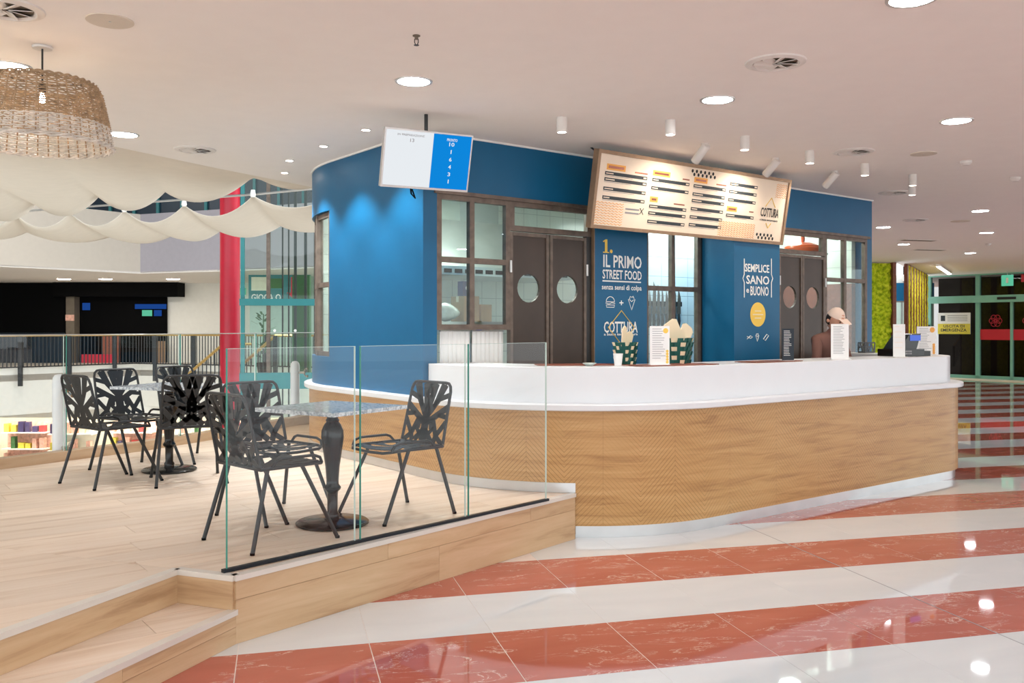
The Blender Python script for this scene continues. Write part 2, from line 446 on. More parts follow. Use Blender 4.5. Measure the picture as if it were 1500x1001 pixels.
# expansion joint running across the stripes
mb = MB(); c1 = TO1+4*TP1
a = (c1*E1[0]+3.0*E2[0], c1*E1[1]+3.0*E2[1]); b = (c1*E1[0]+6.4*E2[0], c1*E1[1]+6.4*E2[1])
mb.bar((a[0],a[1],0.0005), (b[0],b[1],0.0005), 0.006, 0.001).build('expansion_joint', 'ink_grey', floor)

# ---------------------------------------------------------------- platform with steps
EV = (0.35, 0.937); PB = (-1.60, 4.31); ZP = 0.315; ZS = 0.157
def off(p, d, t): return (p[0]+d[0]*t, p[1]+d[1]*t)
FV = ((PC[0]-PA[0])/2.70, (PC[1]-PA[1])/2.70)
plat_poly = [PA, PC, K(0.46,-1.0)[:2], K(0.0,0.0)[:2], K(0.0,1.6)[:2], (-1.9,11.4), (-2.60,10.7),(-3.0,9.5),(-3.45,8.45),(-4.2,7.3),(-5.25,5.9),(-6.75,3.4),(-7.6,1.4), off(PB,EV,-3.6), PB]
platform = thing('platform', 'raised timber-clad seating platform with two steps, under the tables and chairs', 'platform', (0,0,0), kind='structure')
inner = [off(p, (-0.637*0.0+0.0, 0.0), 0) for p in plat_poly]
MB().prism(plat_poly, -0.02, ZP-0.0125).build('platform_body', 'plank_riser', platform)
step_poly = [PA, PB, off(PB,EV,-3.6), off(PA,EV,-3.6)]
MB().prism(step_poly, -0.02, ZS-0.0125).build('step_body', 'plank_riser', platform)
def region1(poly):
    for a, b in ((PA,PC),(PB,PA),((-2.6,10.7),(-5.25,5.9)),((-5.25,5.9),(-7.6,1.4))):
        poly = clip_half(poly, a, b)
        if len(poly) < 3: return []
    return poly
def region2(poly):
    for a, b in ((PA,PB),(off(PB,EV,-3.6),PB),((-8,1.6),(4,1.6)),((-5.25,5.9),(-7.6,1.4))):
        poly = clip_half(poly, a, b)
        if len(poly) < 3: return []
    return poly
def region3(poly):
    for a, b in ((PA,PB),(PB,off(PB,EV,-3.6)),(off(PA,EV,-3.6),PA),((-8,1.6),(4,1.6))):
        poly = clip_half(poly, a, b)
        if len(poly) < 3: return []
    return poly
def plank(poly, z, mat, name='plank', th=0.012):
    """a board as its own object, its long side along local X"""
    cx = sum(p[0] for p in poly)/len(poly); cy = sum(p[1] for p in poly)/len(poly)
    loc = []
    for x, y in poly:
        dx, dy = x-cx, y-cy; loc.append((dx*CU+dy*SU, -dx*SU+dy*CU))
    g = 0.0012
    r = [(x*(1-g/max(abs(x), 0.02)) if abs(x) > 0.02 else x, y*(1-g/max(abs(y), 0.02)) if abs(y) > 0.02 else y) for x, y in loc]
    o = MB().prism(r, -th, 0.0).build(name, mat, platform, (cx, cy, z), PHI)
    return o
PW = 0.22; PLN = 1.45; npl = 0
for j in range(-28, 24):
    q0 = j*PW; sh = (j*0.53 % 1.0)*PLN
    for i in range(-8, 2):
        s0 = i*PLN+sh; s1 = s0+PLN
        lim = 0.0 if q0 > -0.6 else 0.46
        if s0 >= lim: continue
        s1 = min(s1, lim)
        rect = [K(s0,q0)[:2], K(s1,q0)[:2], K(s1,q0+PW)[:2], K(s0,q0+PW)[:2]]
        for fn, z in ((region1, ZP), (region2, ZP), (region3, ZS)):
            p = fn(rect)
            if len(p) >= 3 and area(p) > 0.003:
                plank(p, z, 'plank_light'); npl += 1
# riser boards and nosings
def riser(a, b, z0, z1, joints, mat='plank_riser'):
    """boards standing along a -> b; joints in metres along the run"""
    dx, dy = b[0]-a[0], b[1]-a[1]; ln = math.hypot(dx, dy); ang = math.atan2(dy, dx)
    js = [0.0]+list(joints)+[ln]
    for t0, t1 in zip(js[:-1], js[1:]):
        m = MB().box(0.0008, -0.012, z0+0.0008, t1-t0-0.0008, 0.0, z1-0.0008)
        m.build('riser_board', mat, platform, (a[0]+dx/ln*t0, a[1]+dy/ln*t0, 0), ang)
def nosing(a, b, z, name='nosing'):
    dx, dy = b[0]-a[0], b[1]-a[1]; ln = math.hypot(dx, dy); ang = math.atan2(dy, dx)
    MB().box(-0.004, -0.018, z-0.022, ln+0.004, 0.028, z+0.003).build(name, 'nosing', platform, (a[0], a[1], 0), ang)
riser(PA, PC, 0.205, ZP-0.02, [0.95, 2.2]); riser(PA, PC, 0.0, 0.205, [1.35])
nosing(PA, PC, ZP)
riser(PB, PA, ZS, ZP-0.02, []); nosing(PB, PA, ZP)
SB = off(PB,EV,-3.6); SA = off(PA,EV,-3.6)
riser(SB, PB, ZS, ZP-0.02, [1.9]); nosing(SB, PB, ZP)
riser(SA, PA, 0.08, ZS-0.02, [1.3, 2.9]); riser(SA, PA, 0.0, 0.08, [0.8, 2.3]); nosing(SA, PA, ZS)

# ---------------------------------------------------------------- ceiling
ZC = 3.0
ceil_poly = [(-9,-2),(-5.9,3.2),(-4.4,5.7),(-3.4,7.54),(-2.9,8.53),(-2.165,9.86),(-1.2,11.4),(1,14.5),(4,18),(8,21.3),(9.3,21.7),(11.9,26.3),(14.2,34),(18,34),(18,-3.0),(-9,-3.0)]
ceiling = MB().prism(ceil_poly, ZC, ZC+0.25).build('ceiling', 'ceiling_paint')
st(ceiling, 'smooth white plaster ceiling with recessed lights over the kiosk', 'ceiling')

# ---------------------------------------------------------------- kiosk walls
def arcpts(c, r, a0, a1, n): return [(c[0]+r*math.cos(math.radians(a0+(a1-a0)*i/n)), c[1]+r*math.sin(math.radians(a0+(a1-a0)*i/n))) for i in range(n+1)]
def drum(offs, t1=None, a1=90.0, t0=0.0, straight=True, a0=0.0, n=30):
    """plan line of the curved side wall in (s,q), moved inwards by offs"""
    pts = []
    if straight: pts += [(offs, t0), (offs, 1.6)]
    c = (1.8, 1.6); r = 1.8-offs
    ar = [(c[0]-r*math.cos(math.radians(a)), c[1]+r*math.sin(math.radians(a))) for a in [a0+(a1-a0)*i/n for i in range(n+1)]]
    return pts+(ar[1:] if straight else ar)
def ribbon(outer, inner, z0, z1, mb=None):
    mb = mb or MB(); n = len(outer)
    rows = [[(o[0],o[1],z0),(o[0],o[1],z1),(i[0],i[1],z1),(i[0],i[1],z0),(o[0],o[1],z0)] for o, i in zip(outer, inner)]
    mb.grid(rows)
    for r, flip in ((rows[0], False), (rows[-1], True)):
        f = (0,1,2,3); mb.add(r[:4], [f if not flip else f[::-1]])
    return mb
kroot = lambda: K(0,0,0)
wl = MB()
ribbon(drum(0), drum(0.1), 0.0, 1.2, wl); ribbon(drum(0), drum(0.1), 2.55, 2.985, wl)
ribbon([(0,0),(0,1.63)], [(0.1,0),(0.1,1.63)], 1.2, 2.55, wl)
o = wl.build('wall_left', 'blue_paint', loc=kroot(), rz=PHI, smooth=True)
st(o, 'curved blue side wall of the kiosk washed by small spotlights', 'wall')
ribbon(drum(-0.012), drum(0.012), 2.985, ZC).build('ceiling_trim', 'white_plastic', o, smooth=True)
wf = MB()
kbox(wf, 0.1, 6.31, 0, 0.12, 2.55, 2.985); kbox(wf, 0.1, 0.127, 0, 0.12, 0, 2.55); kbox(wf, 6.21, 6.31, 0, 0.12, 0, 2.55)
wfo = wf.build('wall_front', 'blue_paint', loc=kroot(), rz=PHI)
st(wfo, 'dark blue front wall band of the kiosk above windows and doors', 'wall')
m = MB(); kbox(m, 0.0, 6.325, -0.012, 0.012, 2.985, ZC); m.build('ceiling_trim', 'white_plastic', wfo)
m = MB(); kbox(m, 0.1, 6.25, -0.02, 0.06, 2.525, 2.555); m.build('steel_lintel', 'frame_steel', wfo)
m = MB(); kbox(m, 6.21, 6.31, 0.12, 3.4, 0, ZC)
st(m.build('wall_right', 'blue_paint', loc=kroot(), rz=PHI), 'plain blue end wall of the kiosk towards the entrance doors', 'wall')
m = MB(); kbox(m, 1.8, 6.21, 3.3, 3.4, 0, ZC)
st(m.build('wall_back', 'kitchen_tile', loc=kroot(), rz=PHI), 'white tiled back wall of the kiosk kitchen', 'wall')
m = MB(); kbox(m, 0.25, 4.2, 2.30, 2.38, 0, 2.99)
st(m.build('wall_kitchen', 'kitchen_tile', loc=kroot(), rz=PHI), 'pale tiled kitchen wall behind the extractor hood', 'wall')
m = MB(); m.prism([(0.1,0.0),(6.2,0.0),(6.2,3.3),(1.8,3.3),(0.9,3.0),(0.35,2.4),(0.1,1.6)], 0.0, 0.02)
st(m.build('floor_kitchen', 'grey_floor', loc=kroot(), rz=PHI), 'grey kitchen floor inside the kiosk', 'floor')
# windows and doors of the front
def win(name, label, s0, s1, z0, z1, mull, rails, fr='frame_steel', glass='kiosk_glass', bar=0.045, dep=0.05):
    t = kthing(name, label, 'window', s0, 0.0, 0.0, kind='structure')
    W = s1-s0
    for x in (0.0, W-bar): MB().box(x, 0.0, z0, x+bar, dep, z1).build('frame_post', fr, t)
    for z in (z0, z1-bar): MB().box(bar, 0.0, z, W-bar, dep, z+bar).build('frame_rail', fr, t)
    for x in mull: MB().box(x-bar/2, 0.0, z0+bar, x+bar/2, dep, z1-bar).build('mullion', fr, t)
    xs = [0.0+bar/2]+list(mull)+[W-bar/2]
    zs = [z0+bar/2]+list(rails)+[z1-bar/2]
    for xa, xb in zip(xs[:-1], xs[1:]):
        for z in rails: MB().box(xa+bar/2, 0.002, z-bar/2, xb-bar/2, dep-0.002, z+bar/2).build('glazing_bar', fr, t)
        for za, zb in zip(zs[:-1], zs[1:]):
            MB().box(xa+bar/2, 0.02, za+bar/2, xb-bar/2, 0.026, zb-bar/2).build('pane', glass, t)
    return t
w1 = win('window_1', 'steel-framed kiosk window of four panes beside the curved blue wall', 0.127, 0.851, 1.45, 2.53, [0.338], [2.01])
win('window_2', 'long glass transom over the double doors beside the street food panel', 0.851, 1.761, 2.28, 2.53, [], [])
w3 = win('window_3', 'steel-framed window showing knives and white tiles, between the two lettered panels', 2.446, 3.23, 1.0, 2.53, [0.39], [1.845])
win('window_4', 'glass transom with an orange pot behind it, over the double doors by the till', 4.45, 5.341, 2.28, 2.53, [], [])
win('window_5', 'steel-framed window of tall panes at the end of the kiosk by the entrance', 5.341, 6.21, 1.0, 2.53, [0.41], [2.02])
for nm, s in (('door_1', 0.851), ('door_2', 1.285), ('door_3', 4.50), ('door_4', 4.925)):
    lab = {'door_1': 'brown steel door leaf with porthole, next to the four-pane window', 'door_2': 'brown steel door leaf with porthole, next to the street food panel',
           'door_3': 'brown steel door leaf with porthole, next to the panel lettered SEMPLICE', 'door_4': 'brown steel door leaf with porthole, next to the end window'}[nm]
    t = kthing(nm, lab, 'door', s, 0.0, 0.0, kind='structure')
    Wd = 0.42; H0, H1 = 0.03, 2.27; fb = 0.03; cx, cz, cr = Wd/2-0.005, 1.804, 0.122
    # leaf with a round hole
    mb = MB(); n = 24; ring = [(cx+cr*math.cos(2*math.pi*k/n), cz+cr*math.sin(2*math.pi*k/n)) for k in range(n)]
    rect = []
    for k in range(n):
        c, s_ = math.cos(2*math.pi*k/n), math.sin(2*math.pi*k/n)
        hx = (Wd-fb-cx) if c > 0 else (cx-fb); hz = (H1-fb-cz) if s_ > 0 else (cz-H0)
        if abs(c) < 1e-9: tt = hz
        elif abs(s_) < 1e-9: tt = hx
        else: tt = None
        # map circle to rectangle corners/edges
        kx = c/max(abs(c), abs(s_)); kz = s_/max(abs(c), abs(s_))
        rect.append((cx+kx*hx, cz+kz*hz))
    for y, fl in ((0.012, False), (0.038, True)):
        vs = [(x,y,z) for x,z in ring]+[(x,y,z) for x,z in rect]
        fs = [(k,(k+1)%n,(k+1)%n+n,k+n) for k in range(n)]
        mb.add(vs, [f[::-1] if fl else f for f in fs][:] if True else fs)
    mb.add([(x,0.012,z) for x,z in ring]+[(x,0.038,z) for x,z in ring], [(k,(k+1)%n,(k+1)%n+n,k+n) for k in range(n)])
    mb.build('door_panel', 'door_brown', t)
    for x0, x1, z0, z1 in ((0,fb,H0,H1),(Wd-fb,Wd,H0,H1),(fb,Wd-fb,H1-fb,H1)):
        MB().box(x0+0.001, 0.0, z0, x1-0.001, 0.05, z1).build('door_frame', 'frame_steel', t)
    MB().add([(x,0.025,z) for x,z in ring], [tuple(range(n))]).build('porthole_pane', 'kiosk_glass', t)
    hx = 0.0 if nm in ('door_1','door_3') else Wd
    for z in (0.4, 1.98): MB().lathe([(0.011,-0.05),(0.011,0.05)], 8, (hx, -0.008, z)).build('hinge', 'alu', t)
m = MB(); kbox(m, 1.705, 1.762, 0, 0.05, 0, 2.28); kbox(m, 3.23, 3.26, 0, 0.05, 0, 2.53); kbox(m, 4.45, 4.50, 0.0, 0.05, 0, 2.28)
m.build('door_jamb', 'black_metal', wfo)
m = MB(); kbox(m, 1.761, 2.446, 2.34, 0.0, 0, 0); 
# window in the curved wall
t = kthing('window_6', 'curved band of steel-framed panes in the rounded end of the blue wall', 'window', 0, 0, 0, kind='structure')
angs = [2, 16, 30, 44, 58]
def dp(o, a): return (1.8-(1.8-o)*math.cos(math.radians(a)), 1.6+(1.8-o)*math.sin(math.radians(a)))
for a in angs:
    x, y = dp(0.05, a); MB().box(-0.03, -0.03, 1.2, 0.03, 0.03, 2.55).build('mullion', 'frame_steel', t, (x, y, 0), math.radians(-a))
for a, b in zip(angs[:-1], angs[1:]):
    ln = [dp(0.047, a+2+(b-a-4)*i/4) for i in range(5)]; l2 = [dp(0.053, a+2+(b-a-4)*i/4) for i in range(5)]
    ribbon(ln, l2, 1.25, 2.5).build('pane', 'kiosk_glass', t)
for z in (1.2, 2.5, 1.85): ribbon(drum(0.03, straight=False, a0=2, a1=58), drum(0.07, straight=False, a0=2, a1=58), z, z+0.045).build('frame_rail', 'frame_steel', t)

# ---------------------------------------------------------------- counter
def dense(pts, step=0.12):
    out = [pts[0]]
    for a, b in zip(pts[:-1], pts[1:]):
        n = max(1, int(math.dist(a, b)/step))
        for i in range(1, n+1): out.append((a[0]+(b[0]-a[0])*i/n, a[1]+(b[1]-a[1])*i/n))
    return out
RC = 1.55; LF = 1.69; LS = -0.08
left_arc = [(1.8-1.88*math.cos(math.radians(a)), 1.6+1.88*math.sin(math.radians(a))) for a in (55,48,41,34,27,20,13,6)]
corner = [(LS+RC-RC*math.cos(math.radians(a)), -(LF-RC+RC*math.sin(math.radians(a)))) for a in [i*90/30 for i in range(31)]]
endarc = [(4.91+0.8*math.sin(math.radians(a)), -(0.89+0.8*math.cos(math.radians(a)))) for a in [i*90/16 for i in range(17)]]
path = left_arc+[(LS,1.6)]+dense([(LS,1.6),(LS,-(LF-RC))])[1:]+corner[1:]+dense([corner[-1], endarc[0]], 0.3)[1:]+endarc[1:]+dense([endarc[-1], (5.71,-0.2)], 0.3)[1:]
def normals(p):
    ns = []
    for i in range(len(p)):
        a = p[max(0,i-1)]; b = p[min(len(p)-1,i+1)]; dx, dy = b[0]-a[0], b[1]-a[1]; l = math.hypot(dx, dy)
        ns.append((dy/l, -dx/l) if False else (dy/l*1.0, -dx/l*1.0))
    return ns
nrm = normals(path)     # path runs with the customer side on its right
def sweep(p, ns, prof, uvscale=None):
    """closed profile of (inward offset, z) along the plan path"""
    mb = MB(); rows = []
    for (x, y), (nx, ny) in zip(p, ns):
        rows.append([(x-nx*o, y-ny*o, z) for o, z in prof]+[(x-nx*prof[0][0], y-ny*prof[0][0], prof[0][1])])
    mb.grid(rows)
    k = len(prof)
    mb.add(rows[0][:k], [tuple(range(k))]); mb.add(rows[-1][:k], [tuple(range(k-1,-1,-1))])
    return mb
# outward = away from the staff side; check the sign on the front straight (must point to -q)
if nrm[len(left_arc)+45][1] > 0: nrm = [(-a,-b) for a, b in nrm]
counter = kthing('service_counter', 'long curved service counter with engraved oak front and white top', 'counter', 0, 0, 0)
body = sweep(path, nrm, [(0.05,0.085),(0.05,0.895),(0.45,0.895),(0.45,0.085)])
arc = [0.0]
for a, b in zip(path[:-1], path[1:]): arc.append(arc[-1]+math.dist(a,b))
body.uv = [(arc[i//5], v[2]) if i < len(path)*5 else (0, v[2]) for i, v in enumerate(body.v)]
body.build('front_panel', 'counter_wood', counter, smooth=True)
lip = sweep(path, nrm, [(0.006,0.89),(0.0,0.896),(0.0,0.929),(0.006,0.935),(0.5,0.935),(0.5,0.89)]).build('worktop', 'solid_white', counter, smooth=True)
iu = min(i for i, p in enumerate(path) if p[0] <= LS+0.001 and p[1] < 0.02 and p[1] > -0.2)
up = path[iu:]; upn = nrm[iu:]
sweep(up, upn, [(0.12,0.935),(0.12,1.186),(0.124,1.19),(0.60,1.19),(0.60,1.165),(0.16,1.165),(0.16,0.935)]).build('upstand', 'solid_white', counter, smooth=True)
ik = min(range(len(path)), key=lambda i: math.dist(path[i], (0.44,-1.26)))
sweep(path[ik:], nrm[ik:], [(0.075,0.0),(0.075,0.088),(0.40,0.088),(0.40,0.0)]).build('kick_plate', 'steel_kick', counter, smooth=True)
sweep(path[:ik+1], nrm[:ik+1], [(0.042,ZP+0.002),(0.042,ZP+0.07),(0.10,ZP+0.07),(0.10,ZP+0.002)]).build('platform_kick_plate', 'steel_kick', counter, smooth=True)
# ---------------------------------------------------------------- lettered panels of the front
def local_text(t, rows, y):
    for body, mat, x0, x1, z0, z1 in rows: lettering(t, body, mat, x0, x1, z0, z1, y)
def stroke(t, pts, mat, y, r=0.004, closed=False, name='drawn_line'):
    MB().tube([(x, y, z) for x, z in pts], r, 5, closed).build(name, mat, t)
t = kthing('street_food_panel', 'blue wall panel lettered IL PRIMO STREET FOOD beside the double doors', 'sign', 1.765, -0.03, 0.0)
MB().box(0.008, 0.0, 0.02, 0.675, 0.06, 2.36).build('panel_board', 'blue_paint', t)
MB().box(0.0, -0.004, 0.02, 0.008, 0.06, 2.36).build('edge_strip', 'menu_frame', t)
W = 0.68
def px(x): return (x-867)/78.0*W
def pz(x, y): return 1.47+(480-y)/1321.0*(8.0+0.40*(x-867)/78.0)
rows = [('IL PRIMO', 'ink_white', 880,936,391,372), ('STREET FOOD', 'ink_white', 879,936,408,394),
        ('senza sensi di colpa', 'ink_white', 878,936,426,416), ('+', 'ink_white', 903,909,447,440), ('COTTURA', 'ink_white', 881,930,488,471), ('a bassa temperatura', 'ink_white', 881,930,493,488)]
local_text(t, [(b, m, px(x0), px(x1), pz(x0,y0), pz(x0,y1)) for b, m, x0, x1, y0, y1 in rows], 0.0)
MB().box(px(879), -0.002, pz(900,413), px(935), 0.0, pz(900,411)).build('underline', 'ink_white', t)
D = [(906,455),(925,480),(906,505),(887,480)]
stroke(t, [(px(x), pz(x,y)) for x, y in D], 'ink_yellow', -0.002, 0.005, True, 'diamond')
# burger and cone drawings
def icons(t, bx, bz, cx, cz, k):
    bun = [(bx+k*0.9*math.cos(a), bz+0.1*k+k*0.8*math.sin(a)) for a in [math.pi*i/10 for i in range(11)]]
    stroke(t, bun, 'ink_white', -0.002, 0.0035, True, 'burger_drawing')
    stroke(t, [(bx-k, bz-0.1*k), (bx-0.3*k, bz-0.25*k), (bx+0.3*k, bz-0.05*k), (bx+k, bz-0.15*k)], 'ink_white', -0.002, 0.0035, False, 'burger_drawing')
    stroke(t, [(bx-0.9*k, bz-0.4*k), (bx-0.8*k, bz-0.75*k), (bx+0.8*k, bz-0.75*k), (bx+0.9*k, bz-0.4*k)], 'ink_white', -0.002, 0.0035, True, 'burger_drawing')
    cone(t, cx, cz, k)
def cone(t, cx, cz, k):
    stroke(t, [(cx-0.75*k, cz+0.5*k), (cx, cz-1.2*k), (cx+0.75*k, cz+0.5*k), (cx+0.3*k, cz+0.35*k), (cx, cz+0.1*k), (cx-0.3*k, cz+0.35*k)], 'ink_white', -0.002, 0.0035, True, 'cone_drawing')
    stroke(t, [(cx-0.5*k, cz+0.5*k), (cx-0.3*k, cz+0.95*k), (cx+0.1*k, cz+0.8*k), (cx+0.3*k, cz+1.0*k), (cx+0.55*k, cz+0.6*k)], 'ink_white', -0.002, 0.0035, False, 'cone_drawing')
icons(t, px(890), pz(890,443), px(921), pz(921,443), 0.058)

def one(t, x, z, h, mat):
    w_ = h*0.13
    MB().add([(x-w_,-0.002,z+h*0.08),(x+w_,-0.002,z+h*0.08),(x+w_,-0.002,z+h),(x-w_*0.4,-0.002,z+h),(x-w_*2.4,-0.002,z+h*0.86),(x-w_*2.4,-0.002,z+h*0.78),(x-w_,-0.002,z+h*0.83)], [tuple(range(7))]).add([(x-w_*2.4,-0.002,z),(x+w_*2.4,-0.002,z),(x+w_*2.4,-0.002,z+h*0.08),(x-w_*2.4,-0.002,z+h*0.08)], [(0,1,2,3)]).build('lettering', mat, t)
    MB().add([(x+w_*4+w_*1.1*math.cos(2*math.pi*k/10),-0.002,z+w_*1.1+w_*1.1*math.sin(2*math.pi*k/10)) for k in range(10)], [tuple(range(10))]).build('lettering', mat, t)
one(t, px(884), pz(884,370), pz(884,350)-pz(884,370), 'ink_yellow')
t = kthing('slogan_box', 'projecting blue box lettered SEMPLICE SANO e BUONO between knife window and doors', 'sign', 3.247, -0.4, 0.0)
BW = 0.71
MB().box(0.0, 0.0, 0.02, BW, 0.395, 2.42).build('box_body', 'blue_paint', t)
def bx_(x): return (x-1075)/67.0*BW
def bz_(x, y): return 1.47+(480-y)/1321.0*(8.65+0.43*(x-1075)/67.0)
rows = [('SEMPLICE','ink_white',1090,1126,398,386), ('SANO','ink_white',1092,1126,416,403), ('e','ink_white',1092,1096,429,423), ('BUONO','ink_white',1098,1125,433,419)]
local_text(t, [(b, m, bx_(x0), bx_(x1), bz_(x0,y0), bz_(x0,y1)) for b, m, x0, x1, y0, y1 in rows], 0.0)
for sgn, x in ((1, 1089), (-1, 1129)):
    stroke(t, [(bx_(x), bz_(x,379)), (bx_(x), bz_(x,402)), (bx_(x-sgn*2), bz_(x,408)), (bx_(x), bz_(x,414)), (bx_(x), bz_(x,436))], 'ink_white', -0.002, 0.006, False, 'bracket_line')
cxx, czz = bx_(1109), bz_(1109,461)
MB().add([(cxx+0.12*math.cos(a)*1.0, -0.002, czz+0.12*math.sin(a)) for a in [2*math.pi*k/32 for k in range(32)]], [tuple(range(32))]).build('yellow_disc', 'ink_yellow', t)
for k, (wd) in enumerate((0.05, 0.08, 0.05)):
    MB().box(cxx-wd, -0.004, czz+0.035-0.035*k-0.006, cxx+wd, -0.002, czz+0.035-0.035*k+0.006).build('disc_print', 'paper_cream', t)
stroke(t, [(bx_(1093), bz_(1093,493)), (bx_(1098), bz_(1098,496)), (bx_(1101), bz_(1101,494)), (bx_(1098), bz_(1098,492)), (bx_(1093), bz_(1093,497))], 'ink_white', -0.002, 0.004, False, 'fish_drawing')
cone(t, bx_(1108), bz_(1108,494), 0.035)
stroke(t, [(bx_(1117), bz_(1117,497)), (bx_(1122), bz_(1122,490)), (bx_(1125), bz_(1125,492)), (bx_(1120), bz_(1120,499))], 'ink_white', -0.002, 0.004, True, 'wrap_drawing')
m = MB(); kbox(m, 3.957, 4.45, 0.0, 0.06, 0.0, 2.55); kbox(m, 1.762, 2.446, 0.035, 0.09, 0.0, 2.55); kbox(m, 3.26, 3.957, 0.0, 0.06, 2.42, 2.55)
m.build('blue_infill', 'blue_paint', wfo)
m = MB(); kbox(m, 2.446, 3.26, 0.0, 0.06, 0.0, 1.0); kbox(m, 0.127, 0.851, 0.03, 0.05, 0.0, 1.0); kbox(m, 5.341, 6.21, 0.0, 0.06, 0.0, 1.0)
m.build('steel_apron', 'frame_steel', wfo)

# ---------------------------------------------------------------- menu board
mbd = kthing('menu_board', 'long tilted menu board with brown frame and COTTURA logo, above the counter', 'menu board', 1.39, -0.42, 2.33)
mbd.rotation_euler = (math.radians(9.5), 0, PHI)
MW, MH = 2.55, 0.59
MB().box(0, 0.0, 0, MW, 0.04, MH).build('printed_sheet', 'menu_cream', mbd)
for x0, x1, z0, z1 in ((-0.03,MW+0.03,-0.03,0.0),(-0.03,MW+0.03,MH,MH+0.03),(-0.03,0.0,0.0,MH),(MW,MW+0.03,0.0,MH)):
    MB().box(x0, -0.015, z0, x1, 0.05, z1).build('frame_rail', 'menu_frame', mbd)
def Z(v): return MH*(1-v)
def mrect(u0, u1, v0, v1, mat, name, y=-0.002):
    return MB().box(u0*MW, y, Z(v1), u1*MW, 0.0, Z(v0)).build(name, mat, mbd)
bars = [(0.03,0.225,[.24,.325,.455,.58]), (0.25,0.437,[.24,.36,.63,.73,.855]), (0.46,0.635,[.245,.37,.47,.595,.72,.84]), (0.655,0.815,[.135,.255,.385,.63])]
for u0, u1, vs in bars:
    for v in vs:
        b = mrect(u0, u1, v, v+0.048, 'ink_dark', 'price_bar')
        MB().box((u0+0.004)*MW, -0.004, Z(v+0.031), (u0+0.004+0.025+0.025*random.random())*MW, -0.002, Z(v+0.017)).build('dish_name', 'menu_cream', b)
        MB().box((u1-0.018)*MW, -0.004, Z(v+0.034), (u1-0.004)*MW, -0.002, Z(v+0.014)).build('price', 'menu_cream', b)
        mrect(u0, u0+(u1-u0)*(0.6+0.35*random.random()), v+0.058, v+0.064, 'ink_grey', 'small_print')
for u0, u1, v0, v1 in ((0.035,0.12,0.13,0.215),(0.25,0.335,0.125,0.205),(0.25,0.288,0.51,0.59),(0.46,0.53,0.135,0.215),(0.655,0.712,0.51,0.59)):
    h = mrect(u0, u1, v0, v1, 'ink_orange', 'heading_block')
    MB().box((u0+0.008)*MW, -0.004, Z(v1-0.025), (u1-0.008)*MW, -0.002, Z(v0+0.025)).build('heading_print', 'copper', h)
for u0, u1, v in ((0.165,0.225,0.19),(0.40,0.435,0.185),(0.37,0.425,0.57),(0.58,0.635,0.19),(0.785,0.81,0.55)): mrect(u0, u1, v, v+0.02, 'copper', 'small_print')
def waves(u0, u1, v0, v1, n):
    mb = MB()
    for k in range(n):
        v = v0+(v1-v0)*(k+0.5)/n; pts = []
        m_ = max(6, int((u1-u0)*MW/0.02))
        for i in range(m_+1): pts.append(((u0+(u1-u0)*i/m_)*MW, -0.001, Z(v)+(0.006 if i % 2 else -0.006)))
        mb.tube(pts, 0.0028, 4)
    mb.build('wave_pattern', 'ink_orange', mbd)['kind'] = 'stuff'
waves(0.005, 0.13, 0.66, 0.99, 9); waves(0.62, 0.83, 0.75, 0.99, 8); waves(0.93, 0.995, 0.04, 0.28, 7)
for u0, v0, nx in ((0.445, 0.05, 6), (0.848, 0.91, 5)):
    for r in range(2):
        for i in range(nx):
            cx, cz = (u0+0.022*i+0.011*r)*MW, Z(v0+0.05*r)
            MB().add([(cx+0.014*math.cos(2*math.pi*k/12), -0.002, cz+0.016*math.sin(2*math.pi*k/12)) for k in range(12)], [tuple(range(12))]).build('black_dot', 'ink_black', mbd)
lettering(mbd, 'COTTURA', 'ink_black', 0.853*MW, 0.963*MW, Z(0.61), Z(0.46), -0.002)
lettering(mbd, 'a bassa temperatura', 'ink_dark', 0.853*MW, 0.963*MW, Z(0.685), Z(0.64), -0.002)
for pts in ([(0.878,0.44),(0.908,0.29),(0.938,0.44)], [(0.893,0.71),(0.908,0.79),(0.923,0.71)]):
    stroke(mbd, [(u*MW, Z(v)) for u, v in pts], 'ink_yellow', -0.002, 0.004, False, 'diamond')
for v, u1 in ((0.72,0.205),(0.775,0.205)): mrect(0.14, u1, v, v+0.025, 'ink_grey', 'slogan_print')
for a, b in (((0.208,0.70),(0.225,0.79)),((0.225,0.70),(0.208,0.79))): stroke(mbd, [(a[0]*MW, Z(a[1])), (b[0]*MW, Z(b[1]))], 'ink_dark', -0.002, 0.003, False, 'cross_mark')
for s in (0.1, 2.45): MB().tube([(s, 0.05, MH-0.03), (s, 0.25, MH+0.06)], 0.008, 6).build('hanging_bracket', 'black_metal', mbd)

# ---------------------------------------------------------------- queue screen
tvz = 2.479; TA = math.radians(25.6)
tv = thing('queue_screen', 'wall screen half white half blue showing order numbers, at the kiosk corner', 'screen', (-0.913, 6.35, tvz), TA)
tv.rotation_euler = (math.radians(16), 0, TA)
TW, TH = 0.64, 0.385
MB().box(-0.012, 0.004, -0.016, TW+0.012, 0.05, TH+0.012).build('casing', 'alu', tv)
sw = MB().box(0, 0.0, 0, TW*0.545, 0.004, TH).build('white_half', 'screen_white', tv)
sb = MB().box(TW*0.545, 0.0, 0, TW, 0.004, TH).build('blue_half', 'screen_blue', tv)
lettering(tv, 'PRONTO', 'screen_white', 0.45, 0.53, TH-0.045, TH-0.025, -0.001)
for n_, z in (('10',0.305),('1',0.252),('6',0.198),('4',0.145),('3',0.092),('1',0.04)):
    wd = {'10':0.04,'1':0.007}.get(n_, 0.02)
    lettering(tv, n_, 'screen_white', 0.49-wd/2, 0.49+wd/2, z, z+0.028, -0.001)
lettering(tv, 'IN PREPARAZIONE', 'ink_grey', 0.08, 0.28, TH-0.035, TH-0.02, -0.001)
